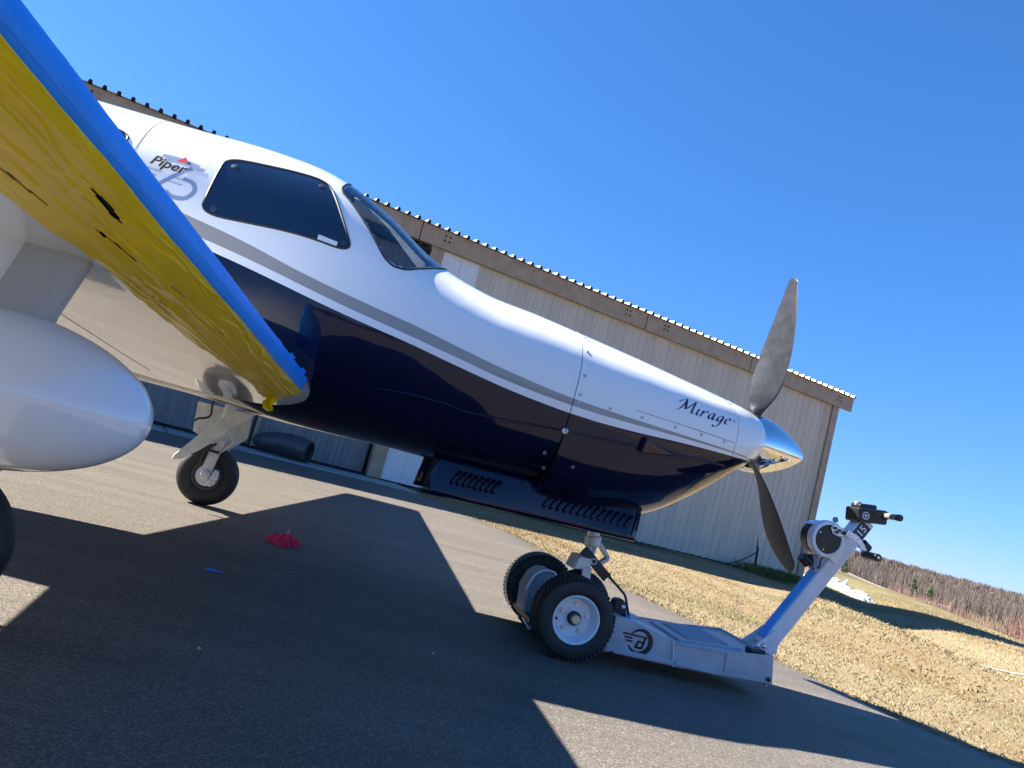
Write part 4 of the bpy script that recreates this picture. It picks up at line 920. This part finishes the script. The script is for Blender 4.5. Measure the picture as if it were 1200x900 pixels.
# nose gear doors hang open; the right one shows its louvres
def nose_door(sgn, louv):
    A = np.array([1.365, -.275, .790]); B = np.array([1.345, -.315, .588]); C_ = np.array([2.485, -.315, .617]); D = np.array([2.50, -.275, .80])
    g = []
    for u in np.linspace(0, 1, 20):
        row = []
        for v in np.linspace(0, 1, 8):
            p = (A * (1 - v) + B * v) * (1 - u) + (D * (1 - v) + C_ * v) * u; p = p + np.array([0, -.006 * math.sin(math.pi * v) - .010 * math.sin(u * 7.5 + .6) * v, 0]); row.append(p * np.array([1, sgn * -1.0 if sgn > 0 else 1, 1]))
        g.append(row)
    g = np.array(g); m_ = MB().grid(g); o = m_.build('nose_gear_door', NAVY, plane, smooth=60); sd = o.modifiers.new('t', 'SOLIDIFY'); sd.thickness = .012; sd.offset = 0
    o['label'] = 'glossy navy nose gear door with louvres' if louv else 'far nose gear door'
    if louv:
        def at(u, v, off=0.0):
            i = u * 19; j = v * 7; i0, j0 = min(int(i), 18), min(int(j), 6); a, b = i - i0, j - j0
            p = (g[i0, j0] * (1 - a) + g[i0 + 1, j0] * a) * (1 - b) + (g[i0, j0 + 1] * (1 - a) + g[i0 + 1, j0 + 1] * a) * b
            n_ = np.cross(g[i0 + 1, j0] - g[i0, j0], g[i0, j0 + 1] - g[i0, j0]); n_ /= np.linalg.norm(n_); n_ = n_ if n_[1] < 0 else -n_; return p + n_ * off
        def louvre(u, v):
            L = []
            for s_ in np.linspace(-1, 1, 9):
                h = .017 * math.sqrt(max(0, 1 - s_ ** 2)); vv = v + s_ * .20; uu = u - s_ * .013
                L.append([at(uu - .012, vv, .0055), at(uu - .004, vv, .006 + h * .8), at(uu + .006, vv, .006 + h), at(uu + .0065, vv, .0055)])
            l_ = MB().grid(np.array(L)).build('louvre', NAVY, o, smooth=35)
            MB().add([at(u + .0068 - .013 * s_, v + s_ * .17, .0068) for s_ in (-1, 1)] + [at(u + .0125 - .013 * s_, v + s_ * .17, .0068) for s_ in (1, -1)], [(0, 1, 2, 3)]).build('louvre_slot', MATTE, o, smooth=0)
        for i in range(8): louvre(.125 + i * .0265, .47)
        for i in range(13): louvre(.555 + i * .0325, .50)
nose_door(-1, True); nose_door(1, False)
# exhaust stub and drain details in the shade of the belly
MB().tube(smooth_poly([(1.75, -.20, .80), (1.72, -.21, .70), (1.66, -.22, .66)], 6), .030, 14).build('exhaust_stub', mat('burnt_steel', (.18, .15, .13), .5, metal=.8), plane)
# ------------------------------------------------------------------ tug under the nose wheel
tug = empty('aircraft_tug', (2.75, -.13, 0)); tag(tug, 'white and blue electric tug with long handle holding the nose wheel', 'aircraft tug')
TO = Vector((2.75, -.13, 0))
def T(mb, name, mt, parent=None, **kw):
    o = mb.build(name, mt, parent or tug, **kw)
    if parent is None: o.location = -TO
    return o
YN, YF = -.43, .17
def tug_wheel(yc, out):
    wc = np.array([2.20, yc, .200]); ax = np.array([0, out, 0.0]); e = empty('tug_wheel', Vector(wc) - TO); e.parent = tug; off = -Vector(wc)
    def sub(mb, n, mt, **kw): o = mb.build(n, mt, e, **kw); o.location = off; return o
    sub(MB().lathe([(-.075, .10), (-.082, .125), (-.086, .155), (-.078, .180), (-.055, .192), (0, .195), (.055, .192), (.078, .180), (.086, .155), (.082, .125), (.076, .118), (.070, .116)], wc, ax, 60), 'tyre', RUBBER)
    m_ = MB(); n = 52
    for i in range(n):
        for s_ in (-1, 1):
            q = 2 * math.pi * (i + (.5 if s_ > 0 else 0)) / n; rd = np.array([math.cos(q), 0, math.sin(q)]); tg = np.array([-math.sin(q), 0, math.cos(q)]); yv = np.array([0, 1.0, 0])
            ln = yv * s_ * .92 + tg * .39; ln /= np.linalg.norm(ln); m_.box(wc + rd * .1895 + yv * s_ * .040, (.062, .012, .014), [ln, np.cross(rd, ln), rd])
    sub(m_, 'tread', RUBBER, smooth=0)
    sub(MB().lathe([(.070, .1165), (.078, .1165), (.080, .112), (.076, .106), (.030, .096), (.020, .088), (.020, .050), (.028, .046), (.028, .0)], wc, ax, 48), 'rim', mat('rim_white', (.74, .77, .80), .35, coat=.3))
    for i in range(5):
        q = 2 * math.pi * i / 5 + .3; p = wc + np.array([math.cos(q) * .068, 0, math.sin(q) * .068]) + ax * .020
        sub(MB().lathe([(0, .013), (.008, .0105), (.008, 0)], p, ax, 6).lathe([(.008, .006), (.016, .005), (.016, 0)], p, ax, 8), 'wheel_nut', STEEL)
    sub(MB().lathe([(.02, .034), (.045, .034), (.05, .030), (.05, .0)], wc, ax, 28), 'hub', BLACK); sub(MB().lathe([(.05, .0225), (.074, .0225), (.078, .018), (.078, 0)], wc, ax, 24), 'axle_end', BRASS)
    q = 3.35; p = wc + np.array([math.cos(q) * .088, 0, math.sin(q) * .088]) + ax * .02; sub(MB().tube([p, p + ax * .025], .006, 8), 'valve', BLACK)
tug_wheel(-.50, -1); tug_wheel(.245, 1)
def plate(pxs, Y): return [S(a, b, Y) for a, b in pxs]
front = [(706, 763), (716, 745), (722, 722), (735, 724), (788, 751), (788, 781)]
rear = [(788.8, 752.5), (850, 763), (907, 768.5), (905, 802.5), (788.8, 781.5)]
near_f = plate(front, YN); near_r = plate(rear, YN + .004)
T(MB().prism(near_f, (0, .012, 0)), 'side_plate', TUGS, smooth=0, bevel=.004)
T(MB().prism(near_r, (0, .012, 0)), 'side_plate', TUGS, smooth=0, bevel=.004)
sh = np.array([0, YF - YN, 0]); T(MB().prism([p + sh for p in near_f], (0, -.012, 0)), 'side_plate', TUGS, smooth=0, bevel=.004); T(MB().prism([p + sh for p in near_r], (0, -.012, 0)), 'side_plate', TUGS, smooth=0, bevel=.004)
# lower flange of the side plates and the recessed panel on the rear one
lo0, lo1, lo2 = near_f[0], near_f[-1], near_r[3]
T(MB().beam(lo0 + np.array([.01, -.006, .018]), lo1 + np.array([0, -.006, .018]), .010, .024), 'plate_flange', TUGS, smooth=0, bevel=.003)
T(MB().beam(lo1 + np.array([.006, -.003, .020]), S(842, 789, YN), .010, .020), 'plate_flange', TUGS, smooth=0, bevel=.003)
T(MB().beam(S(852, 766, YN), S(849, 788, YN), .008, .006).beam(S(790, 754, YN), S(852, 765, YN), .008, .006), 'panel_rib', TUGS, smooth=0, bevel=.002)
T(MB().beam(near_f[4] + np.array([.001, -.004, 0]), near_f[5] + np.array([.001, -.004, 0]), .012, .006), 'plate_edge', TUGW, smooth=0)
# deck
zd = lambda X: np.interp(X, [2.40, 2.50, 2.78, 3.38], [near_f[2][2] - .012, near_f[3][2] - .014, near_f[4][2] - .012, near_r[2][2] - .012])
xs = np.linspace(2.42, near_r[2][0] - .004, 24)
m_ = MB(); m_.grid(np.array([[(x_, YN + .012, zd(x_)), (x_, YF - .012, zd(x_))] for x_ in xs])); dk = T(m_, 'deck', TUGS, smooth=30)
xe = near_r[2][0]; T(MB().prism([(xe - .006, YN + .014, .07), (xe - .006, YF - .014, .07), (xe - .006, YF - .014, near_r[2][2] - .004), (xe - .006, YN + .014, near_r[2][2] - .004)], (.010, 0, 0)), 'end_plate', TUGS, smooth=0, bevel=.003)
T(MB().box((2.9, -.13, .075), (.9, .55, .02)), 'belly_plate', TUGG, smooth=0)
def deckbox(x0, x1, y0, y1, h, mt, name, bev=.004):
    z0 = zd((x0 + x1) / 2); d = np.array([x1 - x0, 0, zd(x1) - zd(x0)]); d /= np.linalg.norm(d); T(MB().box(((x0 + x1) / 2, (y0 + y1) / 2, z0 + h / 2 - .002), (x1 - x0, y1 - y0, h), [d, (0, 1, 0), np.cross(d, (0, 1, 0))]), name, mt, smooth=0, bevel=bev)
deckbox(2.84, 3.20, -.34, .08, .012, TUGS, 'deck_lid'); deckbox(2.90, 3.14, -.30, .04, .018, mat('deck_grip', (.33, .36, .42), .6, bump=.002, bscale=160), 'grip_pad', .002)
deckbox(2.55, 2.76, -.36, -.31, .02, TUGW, 'deck_rail'); deckbox(2.55, 2.76, .04, .09, .02, TUGW, 'deck_rail'); deckbox(3.22, 3.30, -.40, -.33, .03, BLACK, 'latch')
for x_, z_ in ((S(716, 763.5, YN)[0], S(716, 763.5, YN)[2]), (S(900, 796, YN)[0], S(900, 796, YN)[2])):
    T(MB().lathe([(0, .011), (.008, .011), (.010, .007), (.010, 0)], (x_, YN - .001, z_), (0, -1, 0), 14), 'plate_bolt', BLACK)
# winged B emblem on the near plate
EC = S(750.5, 752.5, YN); er = .066
ef = lambda q, off: np.array([EC[0] + er * (q[0]), YN - off, EC[2] + er * (q[1])])
m_ = MB()
def arc(r0, r1, a0, a1, n=30): m_.grid(np.array([[ef((r_ * math.cos(R(a)), r_ * math.sin(R(a))), .0022) for r_ in (r0 + (r1 - r0) * 0, r1)] for a in np.linspace(a0, a1, n)]))
for a0, a1, r0a, r0b in ((-155, 150, .84, .84),):
    L = []
    for a in np.linspace(a0, a1, 60):
        tt = (a - a0) / (a1 - a0); inn = .92 - .24 * math.sin(math.pi * tt) ** .7; L.append([ef((inn * math.cos(R(a)), inn * math.sin(R(a))), .0022), ef((math.cos(R(a)), math.sin(R(a))), .0022)])
    m_.grid(np.array(L))
L = []
for a in np.linspace(-100, 70, 40):
    tt = (a + 100) / 170; inn = .70 - .09 * math.sin(math.pi * tt); L.append([ef((inn * math.cos(R(a)), inn * math.sin(R(a))), .0022), ef((.70 * math.cos(R(a)), .70 * math.sin(R(a))), .0022)])
m_.grid(np.array(L))
def bar(x0, y0, x1, y1, wd):
    d = np.array([x1 - x0, y1 - y0]); n_ = np.array([-d[1], d[0]]) / np.linalg.norm(d) * wd / 2; a, b = np.array([x0, y0]), np.array([x1, y1]); m_.add([ef(p, .0022) for p in (a - n_, b - n_, b + n_, a + n_)], [(0, 1, 2, 3)])
for b_ in ((-1.55, .40, .32, .40, .13), (-1.36, .16, -.72, .16, .13), (-1.20, -.08, -.66, -.08, .13), (.38, .44, .22, .0, .17), (.26, .0, -.14, .0, .14), (.30, .02, .16, -.44, .17), (.20, -.44, -.38, -.44, .16), (-.34, -.46, -.14, .10, .17)): bar(*b_)
T(m_, 'emblem', DECAL, smooth=0)['label'] = 'black emblem of a winged ring round a letter B'
# cradle: curved grey gate behind the nose wheel, floor and latch arm
gate = [(613, 719), (617, 690), (626, 675), (637, 669), (648, 670), (652, 674), (645, 690), (636, 706), (630, 719)]
T(MB().prism([S(a, b, -.20) for a, b in gate], (0, .20, 0)), 'cradle_gate', TUGG, smooth=30, bevel=.012)
T(MB().tube([S(a, b, -.203) for a, b in smooth_poly([np.array(q, float) for q in gate[1:6]], 5)], .006, 6), 'gate_edge', TUGW)
T(MB().box((2.22, -.10, .10), (.34, .42, .03)).box((2.12, -.42, .2), (.06, .05, .1)).tube([(2.2, -.46, .2), (2.2, .2, .2)], .022, 12), 'cradle_floor', BLACK, smooth=0, bevel=.005)
T(MB().beam(S(616, 722, -.12), S(624, 738, -.16), .04, .05), 'gate_latch', STEEL, bevel=.006)
# strap, bracket and pull rod
def ribbon(path, wd, th_, up):
    m_ = MB(); up = np.array(up, float); L = []
    for i, p in enumerate(path):
        d = path[min(i + 1, len(path) - 1)] - path[max(i - 1, 0)]; d /= np.linalg.norm(d); u = up - d * up.dot(d); u /= np.linalg.norm(u); n_ = np.cross(d, u); L.append([p - u * wd - n_ * th_, p + u * wd - n_ * th_, p + u * wd + n_ * th_, p - u * wd + n_ * th_])
    m_.grid(np.array(L), closev=True); o = len(m_.v); return m_
ps = [S(683, 644, -.10), S(690, 651, -.115), S(700, 664, -.115), S(711, 677, -.10)]
T(ribbon(ps, .026, .005, (ps[-1] - ps[0])[[2, 1, 0]] * np.array([-1, 0, 1])), 'strap_sleeve', BLACK, smooth=20)
bc = S(696, 658, -.1225); T(MB().lathe([(0, .017), (.002, .017), (.0021, .0135), (.0018, .0135), (.0018, 0)], bc, (0, -1, 0), 20), 'sleeve_badge', DWHITE)
T(MB().lathe([(.002, .0125), (.0024, .0125), (.0024, 0)], bc, (0, -1, 0), 16), 'sleeve_badge_centre', BLACK)
T(MB().prism([S(706, 678, -.10), S(715, 671, -.10), S(716, 679, -.10)], (0, .008, 0)), 'strap_hook', STEEL, smooth=0)
T(MB().tube(smooth_poly([S(714, 672, -.10), S(716, 678, -.11), S(728, 692, -.13), S(733, 700, -.15), S(737, 722, -.19), S(744, 735, -.22)], 8), .007, 8), 'pull_rod', BLACK)
brk = [(718, 733), (720, 705), (724, 702), (731, 703), (735, 709), (733, 735)]
T(MB().prism([S(a, b, -.22) for a, b in brk], (0, .07, 0)), 'lift_bracket', BLACK, smooth=0, bevel=.008)
T(MB().lathe([(0, .012), (.006, .012), (.008, .008), (.008, 0)], S(730, 711, -.222), (0, -1, 0), 14), 'bracket_bolt', STEEL)
T(MB().beam(S(733, 722, -.24), S(748, 739, -.24), .02, .03), 'bracket_brace', BLUE, bevel=.004)
# handle column
YC = -.16; c0, c1 = S(894, 757, YC), S(1013, 610, YC); dc = (c1 - c0) / np.linalg.norm(c1 - c0); nc = np.cross((0, 1, 0), dc)     # nc points away from the aircraft
if nc[0] < 0: nc = -nc
T(MB().beam(c0, c1, .085, .092), 'handle_column', TUGW, smooth=0, bevel=.010, seg=3)
s0 = c0 + dc * .03 - nc * .0495; s1 = S(957, 672, YC); s1 = c0 + dc * np.dot(s1 - c0, dc) - nc * .0495
T(MB().beam(s0, s1, .07, .012), 'blue_stripe', BLUE, smooth=0, bevel=.003)
gs = [S(880, 757, YC - .055), S(902, 768, YC - .055), S(909, 766, YC - .055), S(912, 752, YC - .055), S(908, 738, YC - .055), S(900, 744, YC - .055), S(888, 752, YC - .055)]
T(MB().prism(gs, (0, -.010, 0)), 'column_bracket', TUGW, smooth=0, bevel=.003); T(MB().prism([p + np.array([0, .12, 0]) for p in gs], (0, .010, 0)), 'column_bracket', TUGW, smooth=0, bevel=.003)
for q in ((887, 756), (895, 757)): T(MB().lathe([(0, .014), (.010, .014), (.013, .009), (.013, 0)], S(*q, YC - .066), (0, -1, 0), 6), 'bracket_bolt', STEEL)
T(MB().tube(smooth_poly([S(903, 766, YC - .03), S(909, 757, YC - .03), S(907, 742, YC - .03)], 6), .008, 6), 'bracket_cable', DWHITE)
# winch: white round shell with black cover, drum, arm and crank
wc = S(966, 631, -.27)
T(MB().lathe([(.0, .102), (.035, .102), (.042, .097), (.042, .080), (.034, .078)], wc, (0, -1, 0), 48).lathe([(0, .102), (-.012, .099), (-.02, .085), (-.02, 0)], wc, (0, -1, 0), 48), 'winch_shell', TUGW)
T(MB().lathe([(.034, .080), (.037, .078), (.040, .05), (.040, 0)], wc, (0, -1, 0), 40), 'winch_cover', BLACK)
for q in (.6, 2.7, 4.4): T(MB().lathe([(.038, .006), (.043, .005), (.043, 0)], wc + np.array([math.cos(q) * .064, 0, math.sin(q) * .064]), (0, -1, 0), 8), 'cover_screw', STEEL)
T(MB().lathe([(.0, .02), (.0, .092), (-.055, .092), (-.055, .02)], wc + np.array([-.008, .022, 0]), (0, -1, 0), 40), 'winch_drum', BLACK)
T(MB().prism([S(*q, -.285) for q in ((950, 614), (962, 611), (978, 613), (992, 622), (998, 632), (990, 634), (980, 621), (965, 616))], (0, .09, 0)), 'winch_fairing', TUGW, smooth=30, bevel=.008)
wcol = c0 + dc * np.dot(wc - c0, dc); T(MB().beam(wc + np.array([0, .03, 0]), np.array([wcol[0], YC - .02, wcol[2]]), .05, .09), 'winch_mount', TUGW, smooth=0, bevel=.005)
T(MB().prism([S(*q, -.24) for q in ((953, 650), (960, 651), (957, 668), (954, 667))], (0, .04, 0)), 'winch_strap', mat('strap_blue', (.16, .22, .34), .7), smooth=0)
T(MB().prism([S(*q, -.318) for q in ((974, 618), (979, 614), (992, 621), (992, 627), (984, 629), (976, 625))], (0, .006, 0)), 'ratchet_plate', mat('plated_steel', (.62, .62, .62), .35, metal=.8, var=.3, vscale=60), smooth=0)
for q in ((979, 619), (984, 622), (989, 625), (981, 624)): T(MB().lathe([(0, .008), (.003, .008), (.003, .005), (.001, .005), (.001, 0)], S(*q, -.325), (0, -1, 0), 10), 'plate_hole', BLACK)
ca = [S(992, 624, -.335), S(1003, 631, -.335), S(1009, 638, -.335), S(1014, 650, -.335)]
T(ribbon(smooth_poly(ca, 6), .004, .015, (0, 1, 0)), 'crank_arm', mat('plated_steel', (.62, .62, .62), .35, metal=.8), smooth=30)
g0 = S(1013.5, 650, -.335); T(MB().tube([g0 + np.array([0, .01, 0]), g0 + np.array([0, -.115, 0])], .021, 18), 'crank_grip', BLACK, bevel=.004); T(MB().lathe([(0, .007), (.004, .006), (.004, 0)], g0 + np.array([0, -.115, 0]), (0, -1, 0), 12), 'grip_pin', DWHITE)
T(MB().tube([S(979, 612, -.24), S(979, 606, -.24)], .012, 10).tube([S(979, 609, -.26), S(979, 609, -.21)], .016, 10), 'pawl_knob', TUGG)
# control head with grips
hx = S(1032, 606, -.17) - S(998, 602, -.17); hl = np.linalg.norm(hx); hx /= hl; hz = np.cross(hx, (0, 1, 0)); hz = hz if hz[2] > 0 else -hz; hc = (S(1032, 606, -.17) + S(998, 602, -.17)) / 2
hd = T(MB().box(hc, (hl, .13, .082), [hx, (0, 1, 0), hz]), 'control_head', BLACK, smooth=0, bevel=.012, seg=3)
T(MB().box(hc + hz * .05 - hx * .02, (hl * .6, .09, .03), [hx, (0, 1, 0), hz]), 'control_lid', BLACK, smooth=0, bevel=.010)
T(MB().tube([hc - hx * .06 + hz * .05, hc - hx * .06 + hz * .075], .018, 14), 'control_knob', TUGG, bevel=.004)
bp_ = hc - hx * (hl / 2 - .045) + np.array([0, -.0655, 0]); T(MB().lathe([(0, .022), (.0015, .022), (.0015, .017), (.0006, .017)], bp_, (0, -1, 0), 24), 'head_badge', DWHITE); T(MB().box(bp_ + np.array([0, -.0008, 0]), (.018, .001, .007)).box(bp_ + np.array([0, -.0008, .007]), (.012, .001, .004)).box(bp_ + np.array([0, -.0008, -.008]), (.012, .001, .004)), 'head_badge_mark', DWHITE, smooth=0)
for sgn in (-1, 1):
    g0 = hc + hx * (hl / 2 - .02) + np.array([0, sgn * .06, .012]); T(MB().tube([g0, g0 + np.array([0, sgn * .115, 0])], .0165, 16), 'hand_grip', mat('grip_grey', (.20, .18, .17), .6)); T(MB().lathe([(.105, .019), (.13, .019), (.134, .015), (.134, 0)], g0, (0, sgn, 0), 18), 'grip_end', BLACK); T(MB().lathe([(-.005, .023), (.012, .023)], g0, (0, sgn, 0), 18), 'grip_collar', BLACK)
# number plate on the column and the foot of the head
lp = S(1011, 626, YC - .05); q0 = c0 + dc * np.dot(lp - c0, dc); q0 = np.array([q0[0], YC - .0430, q0[2]]); 
T(MB().box(q0, (.115, .003, .074), [dc, (0, 1, 0), nc]), 'number_plate', DNAVY, smooth=0)
tf = lambda a, b: q0 + dc * (a - .052) + nc * -(b - .021) + np.array([0, -.0022, 0])
nt_ = place_text('315', .062, tf, 'number_text', DWHITE, tug, 0, .001, cuts=False); nt_.location = -TO
T(MB().lathe([(0, .03), (.05, .028), (.05, 0)], S(1010, 637, YC - .02), nc, 16), 'cable_gland', BLACK)
# pendant bumper on a stalk at the front of the column
bq = S(943, 656, -.18); T(MB().tube([S(958, 672, -.18), S(950, 664, -.18)], .012, 8), 'stalk', TUGW)
T(MB().lathe([(-.03, .0), (-.03, .028), (-.01, .034), (.0, .026), (.01, .034), (.03, .028), (.03, 0)], bq, (.8, 0, -.5), 20).tube([bq + np.array([-.02, -.03, .02]), bq + np.array([.02, -.045, -.01])], .022, 12).tube([bq + np.array([.03, .03, .0]), bq + np.array([.05, -.02, -.025])], .02, 12), 'roller', BLACK, bevel=.004)
T(MB().tube(smooth_poly([S(952, 668, -.2), S(960, 664, -.215), S(962, 655, -.22), S(968, 653, -.22)], 6), .005, 6), 'control_cable', BLACK)

# ------------------------------------------------------------------ small things on the apron
def rag():
    c = G(331, 637); n = 72; u, v = np.meshgrid(np.linspace(-1, 1, n), np.linspace(-1, 1, n), indexing='ij')
    P3 = np.stack([u, v, 0 * u], -1); wx = vnoise(P3, 1.3, 41); wy = vnoise(P3, 1.5, 42)
    r = np.clip(np.maximum(abs(u), abs(v)) * .75 + np.hypot(u, v) * .25, 0, 1.2)
    Q = np.stack([u + .5 * wx, v + .5 * wy, 0 * u], -1); r1 = .5 + .5 * np.sin(6 * vnoise(Q, 2.0, 43)); r2 = .5 + .5 * np.sin(7 * vnoise(Q, 3.4, 44))
    dome = np.clip(1 - r ** 2, 0, 1); z = .006 + .050 * dome ** .6 * (.55 + .6 * r1 ** .8) + .012 * r2 * (.4 + dome)
    rr_ = .80 + .10 * np.sin(3 * np.arctan2(v, u) + 1) + .07 * np.sin(5 * np.arctan2(v, u)); kk = np.where(np.hypot(u, v) > 0, np.maximum(abs(u), abs(v)) / np.maximum(np.hypot(u, v), 1e-6), 1) * rr_; x = .135 * u * kk + .008 * r1; y = .115 * v * kk - .008 * r2; z = np.where(r > .96, .004, z)
    o = MB().grid(np.stack([x, y, np.maximum(z, .003)], -1)).build('red_rag', mat('red_cloth', (.74, .040, .095), .85, var=.15, vscale=25, spec=.2), smooth=70); o.location = c; o.rotation_euler = (0, 0, .5); o.scale = (1.0, 1.15, 1.15)
    o.modifiers.new('t', 'SOLIDIFY').thickness = .003
    tag(o, 'crumpled red shop rag lying in the shade on the asphalt', 'rag')
    MB().add([(.03, .045, .050), (.055, .05, .050), (.045, .048, .082)], [(0, 1, 2)]).build('care_tag', mat('tag_yellow', (.6, .5, .2), .7), o, smooth=0)
rag()
c = G(250, 671); o = MB().add([(-.045, .0, .004), (.045, -.008, .010), (.05, .012, .006), (-.03, .018, .012)], [(0, 1, 2, 3)]).build('tape_scrap', BLT, smooth=0); o.location = c; tag(o, 'small scrap of blue masking tape on the shaded asphalt', 'tape scrap')
SPECK = mat('pale_speck', (.6, .6, .57), .7)
for i, (x_, y_) in enumerate(((507, 766), (233, 760))):
    p = G(x_, y_); r_ = .0055; o = MB().lathe([(0, r_), (r_ * .7, r_ * .8), (r_, 0)], p, (0, 0, 1), 7).build('pebble', SPECK, smooth=0); tag(o, ('tiny pale stone chip on shaded asphalt between red rag and tug wheel', 'tiny pale stone chip on shaded asphalt near the blue tape scrap')[i], 'pebble', 'stone chips on the asphalt')
